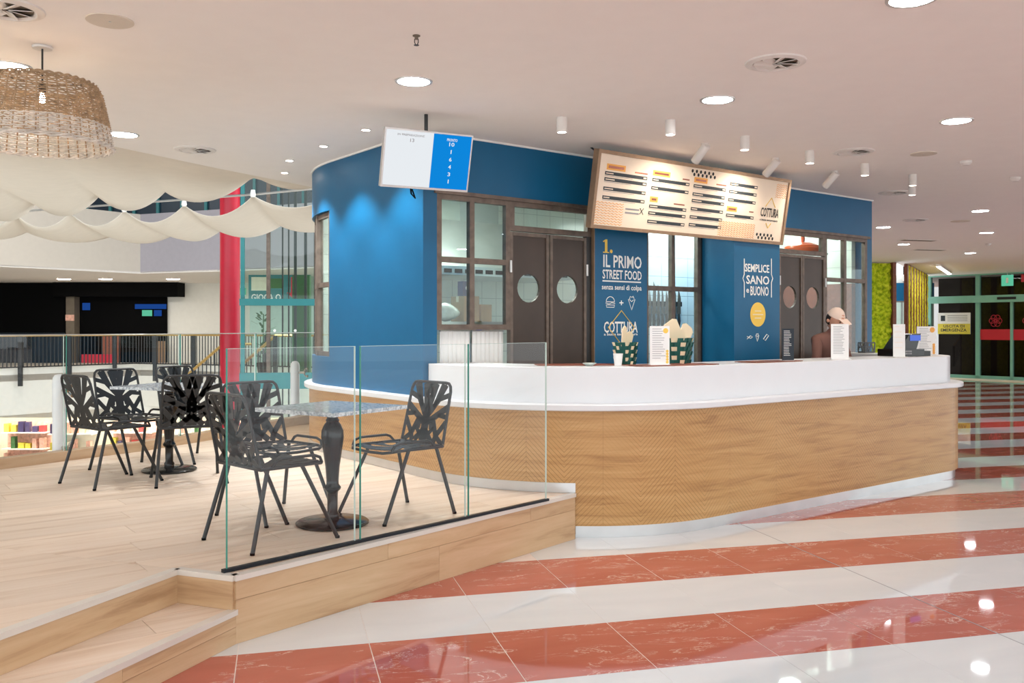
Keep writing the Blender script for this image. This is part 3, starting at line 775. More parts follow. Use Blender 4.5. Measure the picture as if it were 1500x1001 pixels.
lettering(tv, '13', 'ink_grey', 0.175, 0.205, TH-0.075, TH-0.05, -0.001)
MB().box(0.28, 0.05, 0.1, 0.36, 0.075, 0.3).tube([(0.32,0.07,0.2),(0.32,0.22,0.30)], 0.018, 8).tube([(0.32,0.062,0.28),(0.32,0.062+0.07,0.28+0.247)], 0.014, 8).build('wall_bracket', 'black_metal', tv)
MB().tube([(0.22,0.03,-0.01),(0.24,0.06,-0.06),(0.27,0.05,-0.09),(0.25,0.08,-0.03)], 0.006, 6).build('cable', 'black_paint', tv)

# ---------------------------------------------------------------- kitchen contents
t = kthing('extractor_hood', 'stainless extractor hood with slotted edge inside the kitchen', 'extractor hood', 0.9, 1.45, 2.08)
mb = MB(); mb.add([(0,0,0),(1.9,0,0),(1.9,0.84,0),(0,0.84,0),(0,0.35,0.5),(1.9,0.35,0.5),(1.9,0.84,0.5),(0,0.84,0.5)], [(3,2,1,0),(4,5,6,7),(0,1,5,4),(1,2,6,5),(2,3,7,6),(3,0,4,7)])
mb.build('hood_body', 'stainless', t)
MB().box(-0.01,-0.02,-0.09,1.91,0.84,-0.002).build('hood_rim', 'stainless', t)
for i in range(14): MB().box(0.1+i*0.125, -0.024, -0.07, 0.19+i*0.125, -0.019, -0.03).build('vent_slot', 'ink_black', t)
MB().box(0.7,0.4,0.5,1.2,0.8,0.9).build('duct', 'stainless', t)
t = kthing('work_bench', 'stainless kitchen bench with shelf behind the four-pane window', 'bench', 0.35, 0.35, 0.02)
MB().box(0,0,0.86,0.85,0.6,0.90).build('bench_top', 'stainless', t)
MB().box(0.02,0.02,1.475,0.83,0.35,1.5).build('shelf', 'stainless', t)
for x in (0.03,0.82):
    for y in (0.03,0.57): MB().tube([(x,y,0),(x,y,0.86)], 0.018, 8).build('leg', 'stainless', t)
    MB().tube([(x,0.3,0.9),(x,0.3,1.475)], 0.014, 8).build('upright', 'stainless', t)
def carton(name, s, q, z, wx, wy, h, mat, label, dr=0.0):
    t = kthing(name, label, 'box', s, q, z, dr)
    MB().box(-wx/2,-wy/2,0,wx/2,wy/2,h).build('carton', mat, t)
    MB().box(-wx/2-0.001,-0.02,h-0.05,wx/2+0.001,0.02,h+0.001).build('tape', 'paper_cream', t)
carton('cardboard_box', 0.75, 0.52, 1.521, 0.16, 0.2, 0.22, 'cardboard', 'taller brown cardboard box on the kitchen shelf')
carton('cardboard_box', 0.90, 0.52, 1.521, 0.12, 0.2, 0.15, 'cardboard', 'smaller brown cardboard box on the kitchen shelf', 0.1)
t = kthing('blue_tin', 'dark blue tin with pale emblem on top of the cardboard box', 'tin', 0.75, 0.52, 1.742)
MB().box(-0.05,-0.04,0,0.05,0.04,0.13).build('tin_body', 'bottle_violet', t)
MB().lathe([(0.022,0),(0.022,0.004)], 12, (0,0,0), M=Matrix.Translation((0,-0.041,0.07)) @ Matrix.Rotation(math.pi/2, 4, 'X')).build('emblem', 'ink_white', t)
t = kthing('plastic_bag', 'crumpled clear plastic bag on the kitchen shelf', 'bag', 0.53, 0.50, 1.527)
rows = []
for i in range(9):
    th = math.pi*i/8; rows.append([(0.13*math.sin(th)*math.cos(a)*(1+0.15*math.sin(3*a+i)), 0.10*math.sin(th)*math.sin(a), 0.075-0.075*math.cos(th)*(1+0.1*math.sin(2*a))) for a in [2*math.pi*k/14 for k in range(15)]])
MB().grid(rows).build('bag_film', 'bag_clear', t, smooth=True)
t = kthing('coffee_machine', 'small steel appliance with blue display behind the four-pane window', 'appliance', 0.95, 0.72, 0.922)
MB().box(0,0,0,0.22,0.3,0.72).build('housing', 'stainless', t)
MB().box(0.06,-0.004,0.52,0.12,0.0,0.60).build('display', 'screen_small', t); MB().box(0.02,-0.003,0.62,0.2,0.0,0.69).build('dark_trim', 'ink_black', t)
for s0, s1, lab in ((0.19,0.48,'white translucent sheet hanging under the window, nearer the curved wall'),(0.5,0.82,'white translucent sheet hanging under the window, nearer the doors')):
    t = kthing('plastic_sheet', lab, 'sheet', s0, 0.055, 0.0)
    rows = [[((s1-s0)*i/24, 0.006*math.sin(i*1.9), z) for z in (0.95, 1.44)] for i in range(25)]
    MB().grid(rows).build('sheet_film', 'white_plastic', t, smooth=True)
    MB().tube([(0,0,1.442),(s1-s0,0,1.442)], 0.007, 6).build('hanging_rail', 'alu', t)
m = MB(); kbox(m, 2.3, 4.4, 0.5, 0.56, 0, 2.99)
st(m.build('wall_tiled', 'blue_white_tile', loc=kroot(), rz=PHI), 'pale blue-white tiled partition behind the knife rack', 'wall')
t = kthing('knife_rack', 'black magnetic rack fixed to the tiles behind the window', 'rack', 2.96, 0.47, 1.69)
MB().box(0,0,0,0.52,0.028,0.05).build('rack_bar', 'knife_handle', t)
for i in range(8):
    t = kthing('kitchen_knife', 'steel knife with dark handle hanging on the rack, number %s from the door side' % ('one two three four five six seven eight'.split()[i]), 'knife', 2.99+i*0.062, 0.464, 1.41, group='knives on the rack')
    h = 0.34+0.09*((i*7) % 4)/3
    w_ = 0.016+0.012*((i*5) % 3)/2
    MB().add([(-w_,-0.002,0.2),(w_,-0.002,0.2),(w_,-0.002,h),(-w_*0.2,-0.002,h+0.1),(-w_,0.002,0.2),(w_,0.002,0.2),(w_,0.002,h),(-w_*0.2,0.002,h+0.1)], [(0,1,2,3),(7,6,5,4),(0,4,5,1),(1,5,6,2),(2,6,7,3),(3,7,4,0)]).build('blade', 'knife_steel', t)
    MB().tube([(0,0,0.06),(0.003,0,0.13),(0,0,0.205)], [0.013,0.016,0.012], 8).build('handle', 'knife_handle', t)
m = MB(); kbox(m, 6.12, 6.2, 0.15, 3.2, 0, 2.0)
m2 = MB(); kbox(m2, 6.12, 6.2, 0.15, 3.2, 2.0, 2.98); st(m2.build('wall_lining', 'kitchen_tile', loc=kroot(), rz=PHI), 'pale upper lining of the kiosk end wall above the brown partition', 'wall')
st(m.build('wall_partition', 'brown_wood', loc=kroot(), rz=PHI), 'low brown wooden partition seen through the end window', 'wall')
t = kthing('orange_pot', 'orange enamel pot with upright knob seen through the transom', 'pot', 5.33, 0.28, 2.335)
MB().box(-0.25,-0.17,-0.02,0.25,0.17,0.0).build('shelf_board', 'stainless', t)
MB().lathe([(0.13,0.0),(0.19,0.012),(0.21,0.05),(0.20,0.075),(0.19,0.08),(0.10,0.115),(0.03,0.125)], 28).build('pot_body', 'orange_enamel', t, smooth=True)
MB().lathe([(0.016,0.12),(0.02,0.14),(0.022,0.2),(0.018,0.215)], 14).build('lid_knob', 'orange_enamel', t, smooth=True)
for s, q, nm in ((1.1,1.0,'near the hood'),(5.3,0.75,'behind the far doors'),(3.3,0.29,'over the knife rack, added to brighten the tiles')):  # the last one is added to brighten the tiles behind the knife window
    t = kthing('kitchen_light', 'flat kitchen ceiling light %s' % nm, 'light', s, q, 2.90)
    MB().box(-0.6,-0.15,0.01,0.6,0.15,0.05).build('housing', 'white_plastic', t); MB().box(-0.57,-0.12,0.0,0.57,0.12,0.01).build('diffuser', emis('kitchen_glow_'+nm.split()[0], (0.93,1.0,0.95,1), 24.0 if 'far' in nm else 45.0), t)

# ---------------------------------------------------------------- things on the counter
ZT = 1.191
def sheet_stand(s, d, w_, h, rz, label, dot=None, mat='paper_white', rows=14, ink='ink_grey', strip=None):
    t = kthing('menu_stand', label, 'menu stand', s, -d, ZT, rz)
    MB().box(-w_/2,0.0,0,w_/2,0.004,h).build('printed_card', mat, t)
    MB().box(-w_/2,-0.03,0,w_/2,0.035,0.006).build('stand_foot', 'white_plastic', t)
    for k in range(rows):
        z = h*0.92-k*h*0.8/rows; x1 = -w_/2+w_*(0.5+0.3*random.random())
        MB().box(-w_/2+w_*0.12,-0.001,z,x1,0.0,z+h*0.012).build('printed_line', ink, t)
    if dot:
        MB().lathe([(w_*0.13,0),(w_*0.13,0.001)], 16, M=Matrix.Translation((w_*0.3,-0.0005,h*0.88)) @ Matrix.Rotation(math.pi/2, 4, 'X')).build('round_mark', dot, t)
    if strip:
        for k in range(5): MB().lathe([(w_*0.07,0),(w_*0.07,0.001)], 10, M=Matrix.Translation((w_*0.38,-0.0005,h*(0.08+0.07*k))) @ Matrix.Rotation(math.pi/2, 4, 'X')).build('round_mark', strip, t)
    return t
sheet_stand(1.20, 1.36, 0.15, 0.29, -0.5, 'white menu card with yellow mark beside the green paper baskets', 'ink_yellow', strip='ink_yellow')
sheet_stand(3.36, 1.46, 0.17, 0.31, -0.45, 'tall grey printed menu card in front of the end doors', rows=18)
sheet_stand(4.33, 1.46, 0.115, 0.31, -0.6, 'narrow white card standing beside the till', rows=5, ink='menu_cream')
sheet_stand(5.13, 1.30, 0.21, 0.29, -0.5, 'white menu card with orange marks at the far end of the counter', 'ink_orange', strip='ink_orange')
sheet_stand(2.70, 1.40, 0.12, 0.27, -0.25, 'small dark blue card with white lines below the slogan box', mat='shutter_blue', rows=16, ink='ink_white')
for s, d, rz, ln, lab in ((0.78,0.98,-0.55,0.7,'thin copper-edged tray lying in front of the first double doors'),(1.30,1.40,-0.12,0.72,'thin copper-edged tray lying in front of the street food panel'),(2.42,1.42,0.0,0.62,'thin copper-edged tray lying in front of the slogan box')):
    t = kthing('serving_tray', lab, 'tray', s, -d, ZT, rz)
    MB().prism([(-ln/2+0.03,-0.10),(ln/2-0.03,-0.10),(ln/2,-0.07),(ln/2,0.07),(ln/2-0.03,0.1),(-ln/2+0.03,0.1),(-ln/2,0.07),(-ln/2,-0.07)], 0, 0.003).build('tray_base', 'copper', t)
    MB().tube([(-ln/2,-0.1,0.004),(ln/2,-0.1,0.004),(ln/2,0.1,0.004),(-ln/2,0.1,0.004)], 0.0035, 6, True).build('rim', 'copper', t)
# woven paper baskets
def basket(s, d, r, h, rz, label, papers):
    t = kthing('paper_basket', label, 'basket', s, -d, ZT, rz)
    mbg, mbw = MB(), MB(); nr, nc = 6, 18
    for j in range(nr):
        for i in range(nc):
            a0 = 2*math.pi*(i+0.5*(j % 2))/nc; a1 = a0+2*math.pi/nc*0.95; z0 = h*j/nr; z1 = z0+h/nr*0.96; ra = r*(0.82+0.18*j/nr)
            tgt = mbw if (i+2*j) % 4 == 0 else mbg
            b = 0.008*((i+j) % 2)
            tgt.add([((ra+b)*math.cos(a0),(ra+b)*math.sin(a0),z0),((ra-b)*math.cos(a1),(ra-b)*math.sin(a1),z0),((ra-b+0.01)*math.cos(a1),(ra-b+0.01)*math.sin(a1),z1),((ra+b+0.01)*math.cos(a0),(ra+b+0.01)*math.sin(a0),z1)], [(0,1,2,3)])
    o = mbg.build('green_weave', 'green_pack', t); o['kind'] = 'stuff'; o = mbw.build('pale_weave', 'paper_cream', t); o['kind'] = 'stuff'
    MB().lathe([(r*0.78,0.004),(r*0.92,h*0.9)], 18).build('lining', 'green_pack', t)
    for k, (x, y, wd, hh, ang, tilt) in enumerate(papers):
        M = Matrix.Translation((x,y,h*0.55)) @ Matrix.Rotation(ang,4,'Z') @ Matrix.Rotation(tilt,4,'Y') @ Matrix.Rotation(0.12,4,'X')
        MB().prism([(-wd/2,0),(wd/2,0),(wd/2,hh-0.02),(wd/2-0.03,hh),(-wd/2+0.03,hh),(-wd/2,hh-0.02)], -0.004, 0.004, M=M @ Matrix.Rotation(math.pi/2,4,'X')).build('paper_sleeve', 'paper_cream', t)
basket(1.52, 1.22, 0.135, 0.20, 0, 'green and white woven basket full of cream paper sleeves on the counter', [(-0.05,0.0,0.14,0.17,0.2,0.25),(0.02,-0.03,0.15,0.25,-0.2,-0.55),(0.06,0.02,0.14,0.21,0.1,0.5),(0,0.05,0.13,0.2,0,0)])
basket(1.08, 1.12, 0.085, 0.17, 0.3, 'smaller green basket with white packets beside the street food panel', [(-0.03,0.0,0.08,0.2,0.1,-0.15),(0.03,0.01,0.08,0.16,-0.2,0.2)])
t = kthing('paper_cup', 'plain white paper cup on the counter by the small basket', 'cup', 0.93, -1.20, ZT)
MB().lathe([(0.026,0),(0.036,0.085),(0.038,0.088),(0.034,0.088),(0.024,0.006)], 20, cap=False).build('cup_wall', 'paper_white', t, smooth=True)
t = kthing('glass_dish', 'small clear dish lying on the counter below the diamond logo', 'dish', 0.72, -1.12, ZT)
MB().lathe([(0.02,0),(0.05,0.018),(0.052,0.022),(0.018,0.006)], 20, cap=False).build('dish_bowl', 'bag_clear', t, smooth=True)
# till
t = kthing('cash_register', 'black till with blue display near the far end of the counter', 'cash register', 4.68, -1.28, ZT, -0.2)
MB().prism([(-0.16,-0.14),(0.16,-0.14),(0.16,0.14),(-0.16,0.14)], 0.0, 0.07).build('till_base', 'black_gloss', t)
MB().add([(-0.13,-0.1,0.07),(0.10,-0.1,0.07),(0.10,0.1,0.07),(-0.13,0.1,0.07),(0.0,-0.1,0.21),(0.16,-0.1,0.22),(0.16,0.1,0.22),(0.0,0.1,0.21)], [(3,2,1,0),(4,5,6,7),(0,1,5,4),(1,2,6,5),(2,3,7,6),(3,0,4,7)]).build('till_body', 'black_gloss', t)
MB().box(0.01,-0.106,0.15,0.15,-0.1,0.205).build('display', 'screen_small', t)
MB().box(0.17,-0.12,0.0,0.27,0.08,0.05).build('card_reader', 'black_metal', t)
for k in range(8): MB().box(-0.12+0.028*(k % 4), -0.142, 0.02+0.022*(k//4), -0.10+0.028*(k % 4), -0.139, 0.035+0.022*(k//4)).build('key', 'ink_grey', t)
t = kthing('napkin_holder', 'black cut-metal napkin holder on the return of the counter', 'holder', 5.45, -0.45, ZT)
mb = MB()
for a, b in (((-.1,0),(-.06,.1)),((-.06,.1),(-.02,0)),((-.02,0),(.03,.1)),((.03,.1),(.07,0)),((.07,0),(.1,.1)),((-.1,.1),(.1,.1)),((-.1,0),(.1,0)),((-.1,0),(-.1,.1)),((.1,0),(.1,.1)),((-.09,.05),(.05,.06))):
    for y in (-0.04, 0.04): mb.bar((a[0],y,a[1]+0.01), (b[0],y,b[1]+0.01), 0.014, 0.004, (0,1,0))
mb.box(-0.1,-0.04,0,0.1,0.04,0.006)
mb.build('cut_sheet', 'black_metal', t)

# ---------------------------------------------------------------- worker behind the counter
def skin_mesh(name, verts, edges, radii, mat, parent, root=0, sub=2):
    me = bpy.data.meshes.new(name); me.from_pydata(verts, edges, []); me.materials.append(MATS[mat])
    o = bpy.data.objects.new(name, me); COL.objects.link(o); o.parent = parent
    md = o.modifiers.new('skin', 'SKIN'); md.use_smooth_shade = True
    for i, r in enumerate(radii):
        sv = me.skin_vertices[0].data[i]; sv.radius = (r, r) if not isinstance(r, tuple) else r; sv.use_root = (i == root)
    sb_ = o.modifiers.new('sub', 'SUBSURF'); sb_.levels = sub; sb_.render_levels = sub
    return o
t = kthing('person', 'worker in pale cap and rust-brown top leaning forward behind the counter', 'person', 4.24, -0.72, 0.02, math.radians(-10))
# faces the counter (-q)
V = [(0,0.06,0.92),(0,0.03,1.08),(0,-0.02,1.22),(0,-0.06,1.33),(0,-0.10,1.39),(0,-0.12,1.45),
     (0.09,0.06,0.88),(0.10,0.04,0.48),(0.10,0.08,0.08),(0.10,-0.06,0.04),(-0.09,0.06,0.88),(-0.10,0.03,0.48),(-0.10,0.08,0.08),(-0.10,-0.06,0.04),
     (0.16,-0.06,1.33),(0.22,-0.12,1.10),(0.14,-0.30,0.99),(-0.16,-0.06,1.33),(-0.22,-0.12,1.10),(-0.14,-0.30,0.99)]
E = [(0,1),(1,2),(2,3),(3,4),(4,5),(0,6),(6,7),(7,8),(8,9),(0,10),(10,11),(11,12),(12,13),(3,14),(14,15),(15,16),(3,17),(17,18),(18,19)]
R = [(0.15,0.11),(0.13,0.10),(0.15,0.11),(0.12,0.09),0.055,0.05,0.085,0.06,0.04,0.035,0.085,0.06,0.04,0.035,0.06,0.045,0.034,0.06,0.045,0.034]
skin_mesh('body', V, E, R, 'shirt', t)
for sx in (-1, 1):
    hv = [(0.14*sx,-0.29,0.99),(0.12*sx,-0.34,0.975),(0.11*sx,-0.37,0.965)]; he = [(0,1),(1,2)]; hr = [0.028,(0.034,0.018),(0.03,0.015)]
    for k in range(4):
        b = len(hv); x = (0.088+0.018*k)*sx; ln = (0.055,0.065,0.07,0.06)[k]
        hv += [(x,-0.385,0.962),(x,-0.385-ln*0.6,0.955),(x,-0.385-ln,0.94)]; he += [(2,b),(b,b+1),(b+1,b+2)]; hr += [0.010,0.009,0.008]
    b = len(hv); hv += [(0.075*sx,-0.345,0.965),(0.06*sx,-0.375,0.955)]; he += [(1,b),(b,b+1)]; hr += [0.011,0.009]
    skin_mesh('hand', hv, he, hr, 'skin', t, 0, 1)
rows = []
for i in range(13):
    th = math.pi*i/12; row = []
    for k in range(21):
        a = 2*math.pi*k/20; cx_, cy_ = math.cos(a), math.sin(a); zz = math.cos(th); rr = math.sin(th)
        x = 0.074*rr*cx_*(1-0.12*max(0,-zz)); y = 0.092*rr*cy_; z = 0.115*zz
        if cy_ < -0.95 and -0.25 < zz < 0.1: y -= 0.016*(1-abs(zz+0.1)*3)      # nose
        if cy_ < -0.5 and abs(zz-0.12) < 0.12 and 0.2 < abs(cx_) < 0.7: y += 0.006  # eye sockets
        row.append((x,y,z))
    rows.append(row)
HM = Matrix.Translation((0,-0.15,1.53)) @ Matrix.Rotation(math.radians(28),4,'X')
head = MB().grid(rows, M=HM).build('head', 'skin', t, smooth=True)
for sx in (-1,1):
    MB().lathe([(0.0001,0),(0.014,0.006),(0.018,0.02),(0.010,0.03)], 10, M=HM @ Matrix.Translation((0.068*sx,0.01,-0.02)) @ Matrix.Rotation(sx*math.pi/2,4,'Y')).build('ear', 'skin', head, smooth=True)
    MB().lathe([(0.0001,0),(0.008,0.003),(0.009,0.006)], 10, M=HM @ Matrix.Translation((0.03*sx,-0.083,0.012)) @ Matrix.Rotation(math.pi/2,4,'X')).build('eye', 'hair_dark', head, smooth=True)
MB().tube([(-0.022,-0.083,-0.058),(0,-0.089,-0.060),(0.022,-0.083,-0.058)], 0.005, 6, M=HM).build('mouth', 'red_paint', head)
rows2 = [[(p[0]*1.10, p[1]*1.08+0.008, p[2]*1.05) for p in r] for r in rows[:6]]
MB().grid(rows2, M=HM).build('cap', 'cap_cloth', t, smooth=True)
MB().add([(-0.06,-0.075,0.045),(0.06,-0.075,0.045),(0.05,-0.16,0.03),(0,-0.175,0.028),(-0.05,-0.16,0.03)], [(0,1,2,3,4)], M=HM).build('cap_peak', 'cap_cloth', t)
rows3 = [[(p[0]*1.06, p[1]*1.06+0.006, p[2]*1.0-0.004) for p in r if True] for r in rows[5:9]]
rows3 = [[p if p[1] > -0.02 else (p[0]*0.8, -0.02, p[2]) for p in r] for r in rows3]
MB().grid(rows3, M=HM).build('hair', 'hair_dark', t, smooth=True)
# ---------------------------------------------------------------- chairs
SZ = 0.42
def chair_proto(label):
    t = thing('cafe_chair', label, 'chair', group='black cut-metal cafe chairs')
    def bp(u, v): return (u*(0.212-0.014*v), -0.195-0.085*v, SZ+0.01+0.375*v)
    def sp(u, v): return (u*0.212, -0.19+0.40*v, SZ+0.012*u*u-0.012*math.sin(math.pi*v))
    half = [((0,0.02),(0,0.5),.060),((0,0.5),(-.26,.98),.045),((0,0.40),(-.5,.72),.034),((-.5,.72),(-.98,.80),.028),((-.30,.58),(-.62,.98),.030),((-.5,.72),(-.78,.96),.026),
            ((0,0.30),(-.98,.60),.036),((0,0.22),(-.40,.02),.034),((-.34,.40),(-.60,.12),.032),((-.60,.12),(-.98,.36),.030),((-.60,.12),(-.52,.0),.032),((-.60,.12),(-.92,.0),.028),
            ((-.55,.47),(-.98,.44),.026),((-.46,.26),(-.15,.10),.024),((-.13,.74),(.0,.98),.026),((-.30,.22),(-.24,.40),.024)]
    def panel(fn, up):
        mb = MB()
        for (a, b, w_) in half:
            for sg in (1, -1):
                if sg == -1 and a[0] == 0 and b[0] == 0: continue
                p = [fn(sg*(a[0]+(b[0]-a[0])*k/2), a[1]+(b[1]-a[1])*k/2) for k in range(3)]
                for i in range(2): mb.bar(p[i], p[i+1], w_*1.2, 0.0035, up)
        return mb
    nb = Vector((0, 0.375, 0.085)).normalized()
    bk = panel(bp, nb).build('backrest', 'black_metal', t)
    se = panel(sp, (0,0,1)).build('seat', 'black_metal', t)
    # back hoop
    pts = [bp(-1, 0.0)]+[bp(-1, 0.5), bp(-1, 0.86), bp(-0.96, 0.94), bp(-0.86, 0.99), bp(-0.7, 1.0), bp(0.7, 1.0), bp(0.86, 0.99), bp(0.96, 0.94), bp(1, 0.86), bp(1, 0.5), bp(1, 0)]
    MB().tube(pts, 0.0095, 8).build('back_frame', 'black_metal', t, smooth=True)
    x = 0.212
    pts = [(-x,-0.195,SZ),(-x,0.14,SZ),(-x+0.01,0.185,SZ-0.004),(-x+0.05,0.215,SZ-0.010),(0,0.222,SZ-0.014),(x-0.05,0.215,SZ-0.010),(x-0.01,0.185,SZ-0.004),(x,0.14,SZ),(x,-0.195,SZ),(0,-0.20,SZ+0.004)]
    MB().tube(pts, 0.0095, 8, True).build('seat_frame', 'black_metal', t, smooth=True)
    for sx in (-1, 1):
        MB().tube([(sx*x,-0.13,SZ+0.005),(sx*x,-0.10,SZ+0.035),(sx*x,-0.07,SZ+0.045),(sx*x,0.13,SZ+0.045),(sx*x,0.17,SZ+0.03),(sx*(x-0.004),0.185,SZ)], 0.0085, 8).build('side_hoop', 'black_metal', t, smooth=True)
        for y0, y1 in ((0.06,0.262),(-0.15,-0.262)):
            lg = MB().tube([(sx*0.205,y0,SZ-0.004),(sx*0.245,y1,0.004)], 0.0115, 8).build('leg', 'black_metal', t, smooth=True)
            MB().lathe([(0.0125,0),(0.0125,0.012)], 8, (sx*0.245,y1,0.0)).build('foot_cap', 'black_paint', lg)
    return t
chairs = [((-0.715,5.59), (-0.73,-0.68), 'black cut-metal chair against the oak counter, facing the nearer table'),
          ((-1.315,4.92), (0.68,0.735), 'black cut-metal chair closest to the steps, its back to the camera'),
          ((-1.454,5.55), (0.76,-0.65), 'black cut-metal chair at the nearer table, on its side away from the glass'),
          ((-2.99,6.73), (0.6,0.8), 'black cut-metal chair at the farther table, leftmost of all the chairs'),
          ((-3.07,7.38), (0.85,-0.5), 'black cut-metal chair between the farther table and the white balustrade post'),
          ((-2.78,7.93), (0.87,-0.49), 'black cut-metal chair mostly hidden behind the farther table'),
          ((-2.44,6.80), (-0.43,0.9), 'black cut-metal chair with its back to us at the farther table')]
proto = chair_proto(chairs[0][2])
for i, ((x, y), (fx, fy), lab) in enumerate(chairs):
    o = proto if i == 0 else copy_tree(proto)
    o.location = (x, y, ZP+0.001); o.rotation_euler = (0, 0, math.atan2(-fx, fy)); o['label'] = lab
# ---------------------------------------------------------------- tables
m_, nt_, out_ = newmat('table_marble'); b_ = principled(nt_, out_, rgb(176,182,186), 0.12)
tc_ = N(nt_, 'ShaderNodeTexCoord'); no_ = N(nt_, 'ShaderNodeTexNoise'); no_.inputs['Scale'].default_value = 60; no_.inputs['Detail'].default_value = 5
L(nt_, tc_.outputs['Object'], no_.inputs['Vector']); L(nt_, ramp(nt_, no_.outputs[0], [(0.35, rgb(140,148,156)), (0.5, rgb(190,196,200)), (0.65, rgb(222,226,228))]).outputs[0], b_.inputs['Base Color'])
def table(x, y, rz, label, th=0.69):
    t = thing('cafe_table', label, 'table', (x, y, ZP+0.001), rz, group='square cafe tables')
    MB().box(-0.31,-0.31,th-0.022,0.31,0.31,th).build('table_top', 'table_marble', t)
    MB().lathe([(0.205,0.0),(0.212,0.004),(0.212,0.014),(0.20,0.022),(0.05,0.032),(0.05,0.034)], 40).build('base_plate', 'black_gloss', t, smooth=True)
    MB().lathe([(0.038,0.034),(0.040,0.06),(0.030,0.075),(0.031,0.17),(0.033,0.19),(0.048,0.205),(0.050,0.215),(0.036,0.235),(0.036,0.26),(0.042,0.34),(0.058,0.45),(0.066,0.51),(0.064,0.55),(0.048,0.585),(0.036,0.60),(0.040,0.61),(0.032,0.622),(0.034,0.64),(0.06,0.666),(0.06,0.668)], 28).build('turned_post', 'black_gloss', t, smooth=True)
    MB().box(-0.13,-0.02,0.655,0.13,0.02,0.668).box(-0.02,-0.13,0.655,0.02,0.13,0.668).build('top_bracket', 'black_metal', t)
table(-1.055, 5.30, math.radians(-33), 'square grey stone-topped table nearer the glass screen, on a round black base')
table(-2.763, 7.27, math.radians(-20), 'square grey stone-topped table ringed by four chairs at the balustrade')
# ---------------------------------------------------------------- glass screen at the platform edge
def glass_panel(a, b, z0, z1, label, group, th=0.012, edge=True, name='glass_screen'):
    dx, dy = b[0]-a[0], b[1]-a[1]; ln = math.hypot(dx, dy); ang = math.atan2(dy, dx)
    t = thing(name, label, 'glass panel', (a[0], a[1], z0), ang, group=group)
    h = z1-z0
    MB().add([(0.001,0,0),(ln-0.001,0,0),(ln-0.001,0,h-0.001),(0.001,0,h-0.001)], [(0,1,2,3)]).build('pane', 'clear_glass', t)
    MB().box(0,-th/2,0,0.003,th/2,h).build('polished_edge', 'glass_edge', t)
    MB().box(ln-0.0015,-th/2,0,ln,th/2,h).build('polished_edge', 'glass_edge_pale', t)
    MB().box(0,-th/2,h-0.002,ln,th/2,h).build('top_edge', 'glass_edge_pale', t)
    return t
G0 = (-1.345, 4.247); GD = (0.671, 0.7416)
def gp(t): return (G0[0]+GD[0]*t, G0[1]+GD[1]*t)
for t0, t1, lab in ((0.0,0.755,'clear glass screen panel at the corner of the steps'),(0.79,1.585,'clear glass screen panel in the middle of the platform edge'),(1.61,2.34,'clear glass screen panel ending at the oak counter')):
    glass_panel(gp(t0), gp(t1), ZP+0.018, ZP+1.056, lab, 'glass screens along the platform edge')
o = MB().box(-0.02,-0.012,0,2.36,0.012,0.016).build('glass_channel', 'dark_channel', None, (G0[0],G0[1],ZP+0.003), math.atan2(GD[1],GD[0]))
tag(o, 'dark metal channel holding the glass screens on the platform edge', 'channel')
# ---------------------------------------------------------------- balustrade of the gallery
BL = [(-6.75,3.4),(-5.25,5.9),(-4.2,7.3),(-3.45,8.45),(-3.0,9.5),(-2.60,10.7),(-2.2,11.9)]
def bpt(t):
    i = min(int(t), len(BL)-2); f = t-i; return (BL[i][0]+(BL[i+1][0]-BL[i][0])*f, BL[i][1]+(BL[i+1][1]-BL[i][1])*f)
curb = thing('balustrade_curb', 'low timber-clad curb with thin cap rail along the gallery glass', 'curb', (0,0,0))
for a, b in zip(BL[:-1], BL[1:]):
    ln = math.dist(a,b); ang = math.atan2(b[1]-a[1], b[0]-a[0])
    MB().box(0.001,-0.02,-0.05,ln-0.001,0.10,0.085).build('curb_board', 'curb_wood', curb, (a[0],a[1],ZP), ang)
o = MB().tube([(BL[0][0],BL[0][1],1.408)]+[(p[0],p[1],1.408) for p in BL[1:]], 0.004, 6).build('cap_rail', 'alu', curb)
js = [0.0,1.0,2.44,3.4,4.4,6.0]
labs = ['clear balustrade glass nearest the camera side','clear balustrade glass beside the leftmost chair, before the white post','clear balustrade glass behind the farther table','clear balustrade glass behind the red column','clear balustrade glass beside the rounded counter end']
for k, (t0, t1) in enumerate(zip(js[:-1], js[1:])):
    a, b = bpt(t0+0.008), bpt(t1-0.008)
    glass_panel(a, b, ZP+0.088, 1.403, labs[k], 'balustrade glass of the gallery', name='balustrade_glass')
for tt, lab in ((2.47,'white rounded balustrade post beside the leftmost chair'),(5.24,'white rounded balustrade post beside the counter end')):
    x, y = bpt(tt); a, b = bpt(tt-0.05), bpt(tt+0.05); ang = math.atan2(b[1]-a[1], b[0]-a[0])
    x -= 0.16*math.sin(ang); y += 0.16*math.cos(ang)
    t = thing('balustrade_post', lab, 'post', (x, y, -0.3), ang, group='white balustrade posts')
    MB().lathe([(0.055,0.0),(0.055,1.30),(0.05,1.33),(0.035,1.352),(0.012,1.36)], 20).build('post_tube', 'solid_white', t, smooth=True)
    for z in (0.72, 1.22):
        f = MB().tube([(0,-0.05,z),(0,-0.14,z)], 0.014, 8).build('spider_arm', 'chrome', t)
        for dz in (-0.045, 0.045): MB().tube([(0,-0.12,z),(0.03,-0.13,z+dz),(0.03,-0.158,z+dz)], [0.009,0.009,0.018], 8).build('glass_clamp', 'chrome', f)
